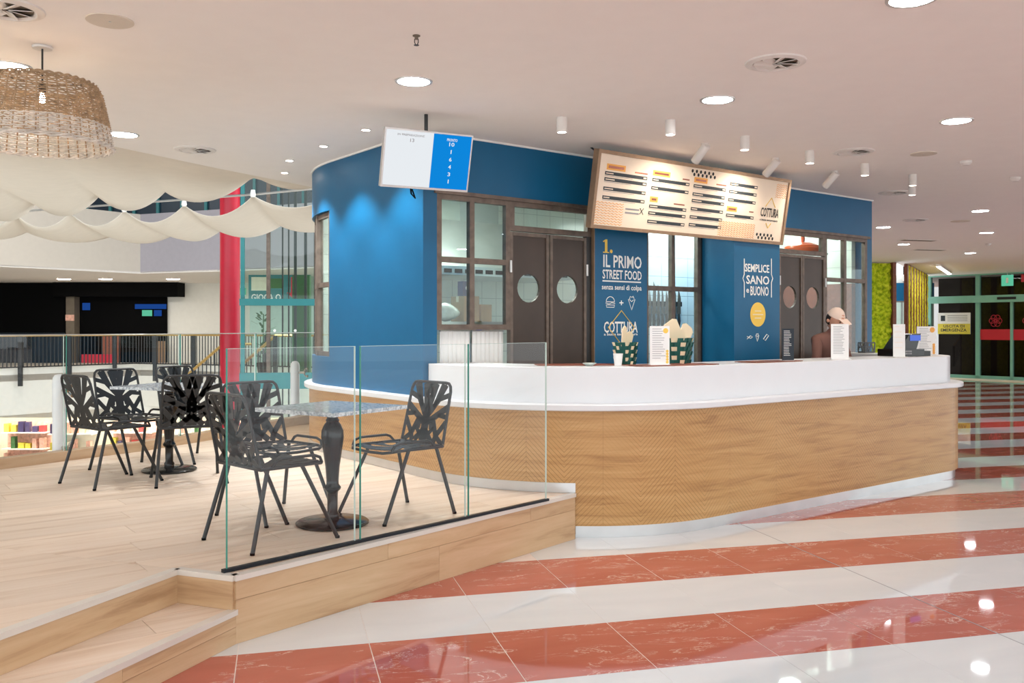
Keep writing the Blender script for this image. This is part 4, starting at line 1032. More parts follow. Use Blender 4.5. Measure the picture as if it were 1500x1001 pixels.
# ---------------------------------------------------------------- wicker pendant
t = thing('wicker_pendant', 'woven wicker basket lamp hanging from the ceiling over the platform', 'pendant lamp', (-2.555, 4.906, 2.461))
RB, RT, HL = 0.352, 0.285, 0.335
def lr(z): return RB+(RT-RB)*(z/HL)**1.25 if z < HL*0.9 else RB+(RT-RB)*0.9**1.25-(z/HL-0.9)*0.25
up_, lo_ = MB(), MB(); NS = 40; NR = 27
for j in range(NR):
    z = 0.012+(HL-0.02)*j/(NR-1); pts = []
    for i in range(NS*3):
        a = 2*math.pi*i/(NS*3); ph = 1 if j % 2 else -1
        r = lr(z)+0.0075*ph*math.cos(math.pi*i/1.5+0.3*random.uniform(-1,1)); pts.append((r*math.cos(a), r*math.sin(a), z+random.uniform(-0.0025,0.0025)))
    (lo_ if z < HL*0.36 else up_).tube(pts, 0.0042, 4, True)
up_.build('upper_weave', 'wicker_brown', t)['kind'] = 'stuff'; lo_.build('lower_weave', 'wicker_grey', t)['kind'] = 'stuff'
stk = MB()
for i in range(NS):
    a = 2*math.pi*(i+0.5)/NS; stk.tube([(lr(z)*math.cos(a), lr(z)*math.sin(a), z) for z in (0.0, HL*0.35, HL*0.7, HL*0.9, HL)], 0.0042, 5)
stk.build('stakes', 'wicker_brown', t)['kind'] = 'stuff'
for z, r, nm, mt in ((0.0, RB+0.004, 'bottom_rim', 'wicker_grey'), (HL, lr(HL), 'top_rim', 'wicker_brown')):
    mb = MB()
    for ph in (0, math.pi): mb.tube([((r+0.007*math.cos(18*a+ph))*math.cos(a), (r+0.007*math.cos(18*a+ph))*math.sin(a), z+0.007*math.sin(18*a+ph)) for a in [2*math.pi*i/144 for i in range(144)]], 0.006, 5, True)
    mb.build(nm, mt, t)
mb = MB()
for k in range(3):
    a = 2*math.pi*k/3; mb.tube([(0,0,HL-0.01),(lr(HL)*math.cos(a), lr(HL)*math.sin(a), HL-0.005)], 0.004, 6)
mb.build('spider_ring', 'black_metal', t)
MB().tube([(0,0,HL-0.06),(0,0,ZC-2.461-0.012)], 0.005, 6).build('cord', 'black_metal', t)
MB().lathe([(0.05,-0.012),(0.052,0.0)], 20, (0,0,ZC-2.461-0.002)).build('ceiling_rose', 'fixture_white', t)
MB().lathe([(0.018,0.0),(0.02,0.05)], 12, (0,0,HL-0.05)).build('bulb_holder', 'black_metal', t)
MB().lathe([(0.002,-0.06),(0.011,-0.054),(0.015,-0.04),(0.014,-0.022),(0.010,-0.004)], 16, (0,0,HL-0.05)).build('bulb', 'bulb_warm', t, smooth=True)
# ---------------------------------------------------------------- ceiling fittings
def downlight(x, y, label, r=0.112, group='recessed round downlights'):
    t = thing('ceiling_downlight', label, 'downlight', (x, y, ZC), group=group)
    MB().lathe([(r-0.012,-0.006),(r+0.004,-0.006),(r+0.006,0.0)], 28, cap=False).build('trim_ring', 'alu', t, smooth=True)
    MB().add([((r-0.012)*math.cos(2*math.pi*k/28), (r-0.012)*math.sin(2*math.pi*k/28), -0.004) for k in range(28)], [tuple(range(27,-1,-1))]).build('diffuser', 'lamp_white', t)
    return t
def mm(x, y): return (x-750)/1321.0*2021.0/(480-y), 2021.0/(480-y)
for px_, py_, lab in ((606,119,'round recessed downlight between the sprinkler and the queue screen'),(181,197,'round recessed downlight right beside the wicker lamp shade'),
    (1051,146,'round recessed downlight above the menu board spotlights'),(1401,177,'round recessed downlight nearest the right edge of the picture'),
    (1336,-2,'round recessed downlight cut by the top edge of the picture'),(15,97,'round recessed downlight half hidden behind the wicker lamp'),
    (1436,309,'largest of the distant downlights towards the entrance'),(1445,341,'small distant downlight in front of the emergency exit sign'),
    (1294,333,'distant downlight just beyond the end wall of the kiosk'),(1324,358,'distant downlight over the passage before the moss walls')):
    x, y = mm(px_, py_); downlight(x, y, lab)
for x, y in ((-0.6,2.6),(1.9,1.6),(4.4,3.6),(-0.6,0.2),(4.4,0.6),(-3.0,2.6),(6.9,5.6),(6.9,2.2),(-3.0,0.2),(1.9,-1.2),(6.9,9.0),(9.4,7.4),(9.4,11.0),(9.4,14.5),(12.5,13.0),(12.5,17.5),(12.5,21.5),(9.4,18.5),(9.4,4.0)):
    downlight(x, y, 'round recessed downlight out over the open mall floor')
def plate(px_, py_, r, label):
    x, y = mm(px_, py_); t = thing('ceiling_plate', label, 'cover plate', (x, y, ZC))
    MB().lathe([(r,-0.006),(r,0.0)], 32).build('plate_disc', 'plate_beige', t); MB().lathe([(0.006,-0.009),(0.006,-0.006)], 8).build('centre_screw', 'alu', t)
plate(161,30,0.112,'flat beige ceiling plate above the wicker lamp'); plate(1353,225,0.11,'flat beige ceiling plate beyond the round diffuser'); plate(1407,324,0.13,'flat beige ceiling plate far off towards the entrance')
def diffuser(px_, py_, label, r=0.17):
    x, y = mm(px_, py_); t = thing('air_diffuser', label, 'air vent', (x, y, ZC), random.random(), group='round ceiling air diffusers')
    MB().lathe([(r*0.72,-0.004),(r*0.8,-0.016),(r,-0.008),(r+0.004,0.0)], 32, cap=False).build('outer_ring', 'fixture_white', t, smooth=True)
    MB().lathe([(r*0.72,-0.001),(r*0.72,0.0)], 24).build('dark_throat', 'vent_dark', t)
    for k in range(8):
        a = math.pi*2*k/8; MB().bar((0.02*math.cos(a),0.02*math.sin(a),-0.008), (r*0.73*math.cos(a),r*0.73*math.sin(a),-0.008), 0.045, 0.003, (0.35*math.sin(a),-0.35*math.cos(a),1)).build('swirl_vane', 'fixture_white', t)
for a, b, lab in ((1136,91,'round air diffuser nearest the top edge, above the counter'),(1250,222,'round air diffuser beside the row of cylinder lights'),(286,219,'round air diffuser at the ceiling edge by the sails'),(8,12,'round air diffuser in the top corner above the wicker lamp'),(1310,282,'distant round air diffuser beside the last cylinder light'),(1341,322,'distant round air diffuser between two far downlights')): diffuser(a, b, lab)
def spot(parent, loc, rot, e, size, blend, col=(1.0,0.86,0.70), rad=0.03):
    d = bpy.data.lights.new('spot_light', 'SPOT'); d.energy = e; d.spot_size = math.radians(size); d.spot_blend = blend; d.color = col; d.shadow_soft_size = rad
    o = bpy.data.objects.new('spot_light', d); COL.objects.link(o); o.parent = parent; o.location = loc; o.rotation_euler = rot
    return o
for k, (a, b) in enumerate(((536,190),(474,214),(424,235),(417,253))):
    x, y = mm(a, b)
    t = thing('small_spotlight', ('small recessed spotlight nearest the queue screen','small recessed spotlight second from the queue screen','small recessed spotlight third from the queue screen','small recessed spotlight farthest along the curved wall')[k], 'spotlight', (x, y, ZC), group='small spotlights along the curved blue wall')
    MB().lathe([(0.032,-0.006),(0.042,-0.005),(0.044,0.0)], 18, cap=False).build('trim_ring', 'fixture_white', t); MB().lathe([(0.032,-0.004),(0.032,-0.001)], 16).build('lamp_face', 'lamp_small', t)
    spot(t, (0,0,-0.02), (0,0,0), 60, 95, 0.55, (0.93,0.97,1.0))
for k, (a, b) in enumerate(((823,172),(982,176),(1091,200),(1186,221),(1267,240),(1337,256),(1336,271))):
    x, y = mm(a, b); o_ = ('first cylinder ceiling light, over the first double doors','second cylinder ceiling light, left of the tilted heads','third cylinder ceiling light along the counter','fourth cylinder ceiling light along the counter','fifth cylinder ceiling light along the counter','sixth cylinder ceiling light, past the kiosk corner','last and farthest cylinder ceiling light of the row')[k]
    t = thing('cylinder_light', o_, 'ceiling light', (x, y, ZC), group='white cylinder ceiling lights')
    MB().lathe([(0.036,0.0),(0.038,-0.002),(0.038,-0.105),(0.033,-0.11),(0.030,-0.10)], 20, cap=False).build('cylinder_body', 'fixture_white', t, smooth=True); MB().lathe([(0.031,-0.10),(0.031,-0.097)], 16).build('lamp_face', 'lamp_small', t)
    spot(t, (0,0,-0.115), (0,0,0), 13, 90, 0.7)
for k, (s, d) in enumerate(((2.12,1.0),(3.14,0.95),(4.16,0.89))):
    t = kthing('tilted_spotlight', ('tilted white spotlight over the first half of the menu board','tilted white spotlight over the second half of the menu board','tilted white spotlight past the end of the menu board')[k], 'spotlight', s, -d, ZC, group='tilted spotlights aimed at the menu board')
    MB().lathe([(0.03,-0.012),(0.032,0)], 16).build('mount', 'fixture_white', t); MB().tube([(0,0,-0.01),(0,0.0,-0.04)], 0.008, 8).build('swivel', 'black_metal', t)
    M = Matrix.Translation((0,0.03,-0.065)) @ Matrix.Rotation(math.radians(48),4,'X')
    MB().lathe([(0.034,0.07),(0.036,0.065),(0.036,-0.105),(0.032,-0.11),(0.029,-0.10)], 20, M=M).build('spot_body', 'fixture_white', t, smooth=True)
    MB().lathe([(0.028,-0.102),(0.028,-0.099)], 14, M=M).build('lamp_face', 'lamp_small', t)
    spot(t, tuple(M @ Vector((0,0,-0.118))), (math.radians(48),0,0), 9, 130, 0.9)
for a, b, lab in ((610,52,'brass sprinkler head hanging from the ceiling above the downlight'),):
    x, y = mm(a, b); t = thing('sprinkler', lab, 'sprinkler', (x, y, ZC))
    MB().lathe([(0.02,0),(0.02,-0.004),(0.010,-0.006),(0.009,-0.02)], 14).build('escutcheon', 'vent_dark', t); MB().tube([(0.009,0,-0.018),(0.010,0,-0.035),(0.004,0,-0.05)], 0.0025, 6).tube([(-0.009,0,-0.018),(-0.010,0,-0.035),(-0.004,0,-0.05)], 0.0025, 6).build('yoke', 'black_metal', t); MB().lathe([(0.014,-0.05),(0.014,-0.052)], 12).build('deflector', 'black_metal', t)
for a, b, lab in ((1415,236,'round smoke detector on the ceiling near the beige plate'),(1448,357,'distant smoke detector below the small downlight'),(1487,260,'round smoke detector at the right edge of the ceiling')):
    x, y = mm(a, b); t = thing('smoke_detector', lab, 'smoke detector', (x, y, ZC)); MB().lathe([(0.05,0),(0.05,-0.02),(0.035,-0.035),(0.03,-0.04)], 20).build('detector_body', 'fixture_white', t, smooth=True); MB().lathe([(0.04,-0.022),(0.042,-0.026),(0.038,-0.031)], 20, cap=False).build('sensing_slot', 'vent_dark', t)
# ---------------------------------------------------------------- passage and entrance
def moss_panel(mb, w_, h, nx, nz, amp):
    rows = [[(w_*i/nx, -0.03-amp*random.random(), h*j/nz) for j in range(nz+1)] for i in range(nx+1)]
    mb.grid(rows); return mb
t = thing('moss_wall', 'bright green moss wall panel with brown edge beside the kiosk', 'moss wall', (6.4, 21.25, 0.0), 0.0)
MB().box(0,0,0,2.52,0.12,ZC-0.01).build('backing', 'brown_wood', t); o = moss_panel(MB(), 2.50, ZC-0.02, 40, 48, 0.09).build('moss', 'moss_green', t); o['kind'] = 'stuff'
MB().box(2.51,-0.16,0,2.59,0.12,ZC-0.005).build('edge_board', 'brown_wood', t)
ax, ay, bx2, by2 = 9.42, 21.6, 11.95, 26.0; ln = math.dist((ax,ay),(bx2,by2))
t = thing('striped_moss_wall', 'yellow-green moss wall with upright brown slats leading to the entrance', 'moss wall', (ax, ay, 0.0), math.atan2(by2-ay, bx2-ax))
MB().box(0,0,0,ln,0.03,ZC-0.01).build('backing', 'brown_wood', t)
for i in range(8):
    x0 = ln*i/8; MB().box(x0,-0.05,0,x0+0.22,0.0,ZC-0.01).build('slat', 'brown_wood', t)
    o = moss_panel(MB(), ln/8-0.22, ZC-0.02, 10, 60, 0.022).build('moss', 'moss_yellow', t, (x0+0.22,0.0,0)); o['kind'] = 'stuff'
m = MB().box(9.0,30.0,0,14.0,30.2,3.2); o = m.build('wall_shop', 'white_wall'); st(o, 'white shop wall glimpsed between the two moss walls', 'wall')
t = thing('shop_window', 'pale glazed shop window with blue band glimpsed between the moss walls', 'shop window', (11.0,29.95,0)); MB().box(0.9,-0.05,2.35,3.0,0,2.95).build('blue_band', 'blue_paint', t); MB().box(0.9,-0.03,0,3.0,0,2.3).build('glazing', 'mint_wall', t)
for x in (0.92,1.4,1.9): MB().box(x,-0.06,0,x+0.05,-0.03,2.3).build('mullion', 'stainless', t)
DX, DY = 12.45, 27.0; DA = math.atan2(-0.794, 0.607)
dr = thing('entrance_doors', 'mint green glazed entrance with sliding doors at the end of the passage', 'doors', (DX, DY, 0.0), DA, kind='structure')
# local x runs along the wall towards the camera, local -y faces the hall
for x0, x1, z0, z1, nm in ((-0.1,0.12,0,3.05,'frame_post'),(0.12,8.0,2.96,3.06,'top_rail'),(0.12,8.0,2.18,2.38,'header_box'),(1.43,1.55,0,2.98,'mullion'),(2.38,2.45,0.0,2.2,'door_stile'),(3.3,3.42,0,2.98,'mullion'),(0.12,8.0,0.0,0.10,'bottom_rail'),(5.2,5.32,0,2.98,'mullion')):
    MB().box(x0,-0.06 if nm!='header_box' else -0.2,z0,x1,0.04,z1).build(nm, 'mint_paint', dr)
for x0, x1 in ((0.12,1.43),(1.55,2.38),(2.45,3.3),(3.42,5.2),(5.32,8.0)):
    for z0, z1 in ((0.1,2.18),(2.38,2.96)): MB().add([(x0,0,z0),(x1,0,z0),(x1,0,z1),(x0,0,z1)], [(0,1,2,3)]).build('pane', 'dark_glass', dr)
MB().box(1.55,-0.02,1.12,2.38,-0.012,1.42).build('red_strip', 'red_sign', dr); MB().box(2.45,-0.02,1.12,3.3,-0.012,1.42).build('red_strip', 'red_sign', dr)
for cx_ in (1.97, 2.87):
    mb = MB()
    for k in range(6):
        a = 2*math.pi*k/6; mb.tube([(cx_+0.10*math.cos(a)+0.075*math.cos(b), -0.015, 1.66+0.10*math.sin(a)+0.075*math.sin(b)) for b in [2*math.pi*j/12 for j in range(12)]], 0.008, 4, True)
    mb.build('flower_emblem', 'red_sign', dr)
sg = MB().box(0.33,-0.05,1.28,1.28,-0.03,1.90).build('exit_notice', 'paper_white', dr)
MB().box(0.33,-0.053,1.28,1.28,-0.05,1.58).build('yellow_field', 'goods_yellow', sg)
lettering(sg, 'USCITA DI', 'ink_dark', 0.5, 1.12, 1.47, 1.55, -0.053); lettering(sg, 'EMERGENZA', 'ink_dark', 0.42, 1.18, 1.35, 1.44, -0.053)
for k in range(4): MB().box(0.62,-0.053,1.66+0.05*k,1.2,-0.05,1.675+0.05*k).build('printed_line', 'ink_grey', sg)
MB().box(0.42,-0.053,1.66,0.55,-0.05,1.82).build('pictogram', 'ink_dark', sg)
MB().box(2.1,-0.22,2.25,2.6,-0.2,2.32).build('sensor', 'ink_black', dr); MB().box(0.0,-0.1,1.35,0.1,-0.06,1.55).build('switch_box', 'ink_dark', dr)
o = MB().box(-0.5,1.6,-0.01,12,1.8,4.0).box(-0.5,-0.5,3.06,12,1.8,3.4).build('night_backdrop', 'night_dark', None, (DX,DY,0), DA); st(o, 'backdrop painted dark for the night beyond the entrance glass', 'wall')  # dark paint stands in for night; the slabs also shut out world light
o = MB().box(0.2,0.1,-0.012,9,1.6,0.0).build('floor_lobby', 'brown_wood', None, (DX,DY,0), DA); st(o, 'dark brown lobby floor beyond the entrance glass', 'floor')
o = MB(); o.box(0.2,-0.9,0.0,7,-0.1,0.012)
o = o.build('entrance_mat', 'goods_cream', None, (DX,DY,0), DA); tag(o, 'pale ribbed entrance mat in front of the sliding doors', 'mat')
t = thing('exit_sign', 'green emergency exit sign hanging before the entrance', 'sign', (13.35,24.6,2.60), DA); MB().box(0,0,0,0.30,0.03,0.30).build('sign_face', 'sign_green', t); MB().box(0.12,-0.004,0.08,0.18,0,0.22).build('running_figure', 'ink_white', t); MB().tube([(0.15,0.015,0.3),(0.15,0.015,0.4)], 0.008, 6).build('hanger', 'alu', t)
t = thing('red_notice', 'red emergency notice hanging right of the green exit sign', 'sign', (13.72,24.3,2.70), DA); MB().box(0,0,0,0.62,0.03,0.20).build('sign_face', 'red_sign', t); MB().tube([(0.31,0.015,0.2),(0.31,0.015,0.3)], 0.008, 6).build('hanger', 'alu', t); MB().box(0.08,-0.003,0.08,0.54,0,0.12).build('printed_line', 'menu_cream', t)
t = thing('linear_light', 'long thin ceiling light beside the striped moss wall', 'light', (10.3,21.8,ZC-0.062), math.atan2(by2-ay, bx2-ax)); MB().box(0,-0.05,0.01,3.6,0.05,0.06).build('housing', 'white_plastic', t); MB().box(0,-0.04,0,3.6,0.04,0.01).build('diffuser', emis('linear_glow', (1,0.96,0.88,1), 14.0), t)
for k, (a, b) in enumerate(((1345,352),(1362,366))):
    x, y = mm(a, b); t = thing('slot_vent', ('ceiling slot vent over the passage, nearer one','ceiling slot vent over the passage, farther one')[k], 'air vent', (x, y, ZC), A1); MB().box(-0.35,-0.1,-0.008,0.35,0.1,0).build('frame', 'fixture_white', t); MB().box(-0.32,-0.07,-0.01,0.32,0.07,-0.006).build('dark_slot', 'vent_dark', t)
# ---------------------------------------------------------------- atrium: sails
def sail(near, far, zn, zf, sn, sf, label, seg=14):
    n = len(near)-1; rows = []
    for i in range(n):
        for k in range(seg+(1 if i == n-1 else 0)):
            f = k/seg; t_ = 4*f*(1-f); row = []
            pn = [near[i][c]+(near[i+1][c]-near[i][c])*f for c in (0,1)]; pf = [far[i][c]+(far[i+1][c]-far[i][c])*f for c in (0,1)]
            for j in range(9):
                b = j/8; sg = sn+(sf-sn)*(b**3 if sn < 0.1 else b)
                row.append((pn[0]+(pf[0]-pn[0])*b, pn[1]+(pf[1]-pn[1])*b, zn+(zf-zn)*b-sg*t_-0.06*4*b*(1-b)))
            rows.append(row)
    t = thing('fabric_sail', label, 'fabric sail', (0,0,0), group='scalloped fabric sails in the atrium')
    o = MB().grid(rows).build('cloth', 'sail_cloth', t)
    for p in o.data.polygons: p.use_smooth = True
    md = o.modifiers.new('thickness', 'SOLIDIFY'); md.thickness = 0.008
    return t
F1 = [(-11.6,16.4),(-10.2,15.8),(-8.9,15.1),(-7.65,14.5),(-6.28,13.7),(-5.08,13.2),(-3.36,11.75),(-1.9,11.0)]
N1 = [(-7.5,1.4),(-6.3,3.0),(-5.3,4.6),(-4.55,5.9),(-3.85,7.05),(-3.3,8.05),(-2.65,9.25),(-1.8,10.7)]
s1 = sail(N1, F1, 3.10, 3.46, 0.02, 0.24, 'nearer white fabric sail hung from the ceiling edge')
N2 = [(-12.2,16.2),(-10.9,15.9),(-9.6,15.6),(-8.5,15.45),(-7.5,15.3),(-6.45,15.0),(-5.2,14.3),(-3.82,13.3),(-2.2,12.3)]
F2 = [(-13.8,17.8),(-12.4,17.8),(-11.0,18.0),(-9.9,18.4),(-8.5,19.2),(-7.08,18.9),(-5.89,18.2),(-4.44,17.3),(-2.9,16.3)]
s2 = sail(N2, F2, 3.42, 3.42, 0.24, 0.17, 'farther white fabric sail with scalloped edges over the atrium')
cb = MB().tube([(-12.2,16.25,3.46),(-8.5,15.55,3.47),(-3.82,13.4,3.45),(-0.6,11.9,3.50)], 0.018, 6).build('sail_cable', 'alu', s2)
for x, y in N2[2:8]: MB().lathe([(0.03,-0.06),(0.045,-0.03),(0.03,0.05)], 10, (x,y,3.45)).build('cable_clamp', 'white_plastic', s2)
# ---------------------------------------------------------------- opposite gallery
FA = [(-20.0,21.5),(-15.7,27.7),(-12.9,31.3),(-9.8,30.0),(-4.5,27.5),(0.5,25.5)]
def wall_line(pts, z0, z1, th, mat, name, label, mats=None):
    t = thing(name, label, 'wall', (0,0,0), kind='structure')
    for i, (a, b) in enumerate(zip(pts[:-1], pts[1:])):
        ln = math.dist(a,b); MB().box(0,0,z0,ln,th,z1).build('wall_segment', (mats or {}).get(i, mat), t, (a[0],a[1],0), math.atan2(b[1]-a[1], b[0]-a[0]))
    return t
wall_line(FA, 3.36, 5.4, 0.3, 'beige_fascia', 'wall_fascia', 'grey-beige upper fascia of the opposite gallery', {1:'beige_fascia',2:'lavender_fascia',3:'lavender_fascia'})
wall_line(FA, -1.25, 0.20, 0.3, 'white_wall', 'wall_parapet', 'white slab edge of the opposite gallery under its railing')
wall_line([(-26,26),(-16,34),(-4,33),(3,28)], 5.4, 9.5, 0.2, 'night_blue', 'wall_glazed', 'dark blue night glazing high above the opposite gallery')
t = thing('upper_mullions', 'thin teal mullions of the high night glazing', 'mullions', (0,0,0))
for i in range(14): MB().box(-0.05,-0.12,5.4,0.05,0.0,9.5).build('mullion', 'teal_paint', t, (-16+12*i/13, 34-1.0*i/13, 0))
soff = MB().prism([(-20,21.5),(-15.7,27.7),(-12.9,31.3),(-9.8,30.0),(-4.5,27.5),(0.5,25.5),(5,30),(2,40),(-26,40),(-30,30)], 3.34, 3.40).build('ceiling_gallery', 'ceiling_paint'); st(soff, 'pale ceiling of the opposite gallery', 'ceiling')
gf = MB().prism([(-20,21.5),(-15.7,27.7),(-12.9,31.3),(-9.8,30.0),(-4.5,27.5),(0.5,25.5),(5,30),(2,40),(-26,40),(-30,30)], -0.2, 0.0).build('floor_gallery', 'grey_floor'); st(gf, 'pale floor of the opposite gallery', 'floor')
bw = MB().box(-30,38,0,5,38.2,3.36).build('wall_far', 'white_wall'); st(bw, 'white back wall of the opposite gallery', 'wall')
at = MB().prism([(-30,6),(-3,6),(-1.5,11),(1,14.5),(4,18),(6,30),(-5,42),(-30,42)], 9.5, 9.7).build('ceiling_atrium', 'night_blue'); st(at, 'dark atrium roof far above the sails', 'ceiling')
wl_ = MB().box(-30.2,-2,-4.6,-30,42,9.6).build('wall_atrium', 'beige_fascia'); st(wl_, 'far side wall of the atrium', 'wall')
ff = MB().prism([(-30,-2),(-8,-2),(-2,12),(6,20),(6,42),(-30,42)], -4.7, -4.5).build('floor_lower', 'grey_floor'); st(ff, 'floor of the lower level below the gallery', 'floor')
# dark shopfronts
t = thing('dark_shopfront', 'unlit black shopfront on the opposite gallery with a red carpet inside', 'shopfront', (-23.5,37.6,0.0))
MB().box(0,-0.05,0,5.0,0.3,3.33).build('black_facade', 'black_paint', t); MB().box(0,-0.12,0,4.9,-0.06,1.25).build('blue_shutter', 'shutter_blue', t)
MB().box(5.0,-0.2,0,5.35,0.3,3.33).build('pillar', 'vent_dark', t); MB().box(5.0,-0.24,1.75,5.35,-0.2,2.0).build('pillar_notice', 'goods_pink', t)
MB().box(4.6,-0.5,2.75,9.75,0.3,3.32).build('sign_box', 'black_paint', t)
MB().box(5.35,0.25,0,9.0,0.36,2.8).build('dark_interior', 'black_paint', t); MB().box(5.6,-0.1,0.0,7.0,0.2,0.35).build('red_carpet', 'red_sign', t)
MB().box(7.7,0.18,2.25,9.0,0.24,2.45).build('lit_screen', 'shop_screen', t); MB().box(8.0,0.18,1.95,8.4,0.24,2.2).build('lit_screen', 'sign_green', t); MB().box(8.5,0.18,1.95,8.8,0.24,2.2).build('lit_screen', 'shop_screen', t); MB().box(5.5,0.18,2.2,5.8,0.24,2.5).build('lit_notice', 'shop_screen', t); MB().box(6.4,0.0,0.0,7.1,0.2,1.1).build('display_stand', 'copper', t); MB().box(8.6,0.05,0,9.0,0.2,0.9).build('pale_bin', 'menu_frame', t)
for x, lab in ((-14.3,'small emergency sign pair on the white gallery wall, nearer the dark shop'),(-13.9+0.25,'small emergency sign pair on the white gallery wall, nearer the red column')):
    pass
t = thing('wall_signs', 'pair of small green signs high on the white gallery wall', 'sign', (-11.9,37.9,2.85)); MB().box(0,0,0,0.3,0.05,0.28).build('sign_face', 'sign_green', t); MB().box(0.4,0,0,0.7,0.05,0.28).build('sign_face', 'sign_green', t)
for k, x in enumerate((-17.2,-15.6,-13.0)): 
    t = thing('gallery_light', ('gallery ceiling lamp above the dark pillar','gallery ceiling lamp above the black sign box','gallery ceiling lamp above the white wall')[k], 'downlight', (x,34.6,3.335)); MB().lathe([(0.25,-0.01),(0.27,0.0)], 20).build('trim_ring', 'fixture_white', t); MB().add([(0.24*math.cos(2*math.pi*i/20),0.24*math.sin(2*math.pi*i/20),-0.012) for i in range(20)], [tuple(range(19,-1,-1))]).build('diffuser', emis('gallery_glow%d' % k, (1,0.95,0.88,1), 60.0), t)
# railing of the opposite gallery
def railing(name, label, pts, z0, z1, post_every, post=None, bal=0.12, posts_z=-0.9):
    t = thing(name, label, 'railing', (0,0,0))
    MB().tube([(x,y,z1) for x,y in pts], 0.035, 6).build('handrail', 'brass', t); MB().tube([(x,y,z0) for x,y in pts], 0.02, 4).build('bottom_rail', 'black_metal', t)
    mb = MB()
    for a, b in zip(pts[:-1], pts[1:]):
        n = int(math.dist(a,b)/bal)
        for i in range(n): x, y = a[0]+(b[0]-a[0])*i/n, a[1]+(b[1]-a[1])*i/n; mb.box(x-0.012,y-0.012,z0,x+0.012,y+0.012,z1-0.02)
        m = max(1, int(round(math.dist(a,b)/post_every)))
        for i in range(m): x, y = a[0]+(b[0]-a[0])*(i+0.5)/m, a[1]+(b[1]-a[1])*(i+0.5)/m; MB().box(x-0.06,y-0.05,posts_z,x+0.06,y+0.03,z1-0.03).build('post', 'black_metal', t)
    mb.build('balusters', 'black_metal', t)['kind'] = 'stuff'
    return t
railing('gallery_railing', 'black baluster railing with brass handrail on the opposite gallery', [(x+0.05*0, y-0.35) for x, y in FA[:5]], 0.24, 1.22, 1.5, posts_z=-0.35)
def stair_rail(name, label, a, b, n):
    t = thing(name, label, 'stair railing', (0,0,0)); a, b = Vector(a), Vector(b)
    MB().tube([a, b, b+Vector((0.7,0.2,0))], 0.04, 6).build('handrail', 'brass', t); mb = MB()
    for i in range(n): p = a+(b-a)*(i/(n-1)); mb.box(p.x-0.012,p.y-0.012,p.z-0.95,p.x+0.012,p.y+0.012,p.z)
    mb.build('balusters', 'black_metal', t)['kind'] = 'stuff'
    for p in (a, b): MB().box(p.x-0.05,p.y-0.04,p.z-1.0,p.x+0.05,p.y+0.04,p.z).build('post', 'black_metal', t)
stair_rail('stair_railing', 'brass stair handrail rising towards the red column', (-9.0,24.6,0.05), (-7.75,24.2,1.02), 11)
stair_rail('stair_railing', 'brass stair handrail rising behind the lift glass', (-6.75,22.6,0.55), (-5.85,22.3,1.27), 9)
# red column
t = thing('red_column', 'round glossy red column standing in the atrium', 'column', (-6.88,22.0,-4.5)); MB().lathe([(0.235,0.0),(0.235,14.0)], 32).build('column_shaft', 'red_paint', t, smooth=True); MB().lathe([(0.26,0),(0.26,0.15),(0.24,0.18)], 32).build('column_foot', 'black_metal', t)
# glazed lift
LX, LY = -6.0, 20.1
t = thing('glass_lift_shaft', 'glazed lift shaft with teal beams next to the red column', 'lift shaft', (LX, LY, -4.5), math.radians(6))
for x in (0.0, 0.56, 1.72): MB().box(x-0.04,-0.04,0,x+0.04,0.04,12.5).build('upright', 'frame_steel' if x else 'teal_paint', t)
for z in (4.6, 6.46, 9.5): MB().box(-0.06,-0.08,z,1.78,0.06,z+0.15 if z > 5 else z+0.36).build('cross_beam', 'teal_paint', t)
for x0, x1 in ((0.04,0.52),(0.60,1.68)):
    for z0, z1 in ((0.2,4.6),(4.96,6.46),(6.61,9.5)): MB().add([(x0,0,z0),(x1,0,z0),(x1,0,z1),(x0,0,z1)], [(0,1,2,3)]).build('pane', 'mint_glass', t)
for x in (0.72,0.86): MB().box(x,0.9,0,x+0.03,0.96,12.5).build('guide_rail', 'black_metal', t)
for x in (1.05,1.28,1.5): MB().box(x,0.5,4.9,x+0.06,0.56,12.0).build('guide_rail', 'black_metal', t)
MB().box(0.95,0.95,4.9,1.35,1.3,7.2).build('green_panel', 'plant_green', t)
for x in (0.7, 1.15): MB().lathe([(0.03,0),(0.03,0.02)], 10, M=Matrix.Translation((x,-0.01,5.9)) @ Matrix.Rotation(math.pi/2,4,'X')).build('glass_clamp', 'chrome', t)
o = MB().box(-9.6,33.0,-1.0,-3.0,33.2,3.34).build('wall_mint', 'mint_wall'); st(o, 'pale mint wall seen through the lift glass', 'wall')
t = thing('game_poster', 'teal poster lettered GIOCA O with a red arrow, behind the lift glass', 'poster', (-9.35,32.0,2.36)); MB().box(0,0,0,2.2,0.04,1.0).build('poster_sheet', 'teal_paint', t)
lettering(t, 'GIOCA O', 'ink_white', 0.1, 1.15, 0.06, 0.30, -0.002); MB().box(0.1,-0.003,0.42,0.7,0,0.9).build('photo_print', 'goods_cream', t); MB().box(0.75,-0.003,0.5,1.2,0,0.85).build('photo_print', 'goods_green', t)
MB().add([(1.5,-0.003,0.9),(1.95,-0.003,0.9),(1.95,-0.003,0.35),(2.1,-0.003,0.35),(1.72,-0.003,0.02),(1.35,-0.003,0.35),(1.5,-0.003,0.35)], [tuple(range(7))]).build('red_arrow', 'red_sign', t)
MB().tube([(0.5,0.02,1.0),(0.5,0.02,1.06)], 0.01, 6).tube([(1.7,0.02,1.0),(1.7,0.02,1.06)], 0.01, 6).build('hanger', 'alu', t)
t = thing('potted_plant', 'leafy potted plant beside the lift on the far gallery', 'plant', (-7.9,28.6,0.0)); MB().lathe([(0.15,0),(0.2,0.35),(0.18,0.36)], 16).build('pot', 'black_paint', t)
mb = MB()
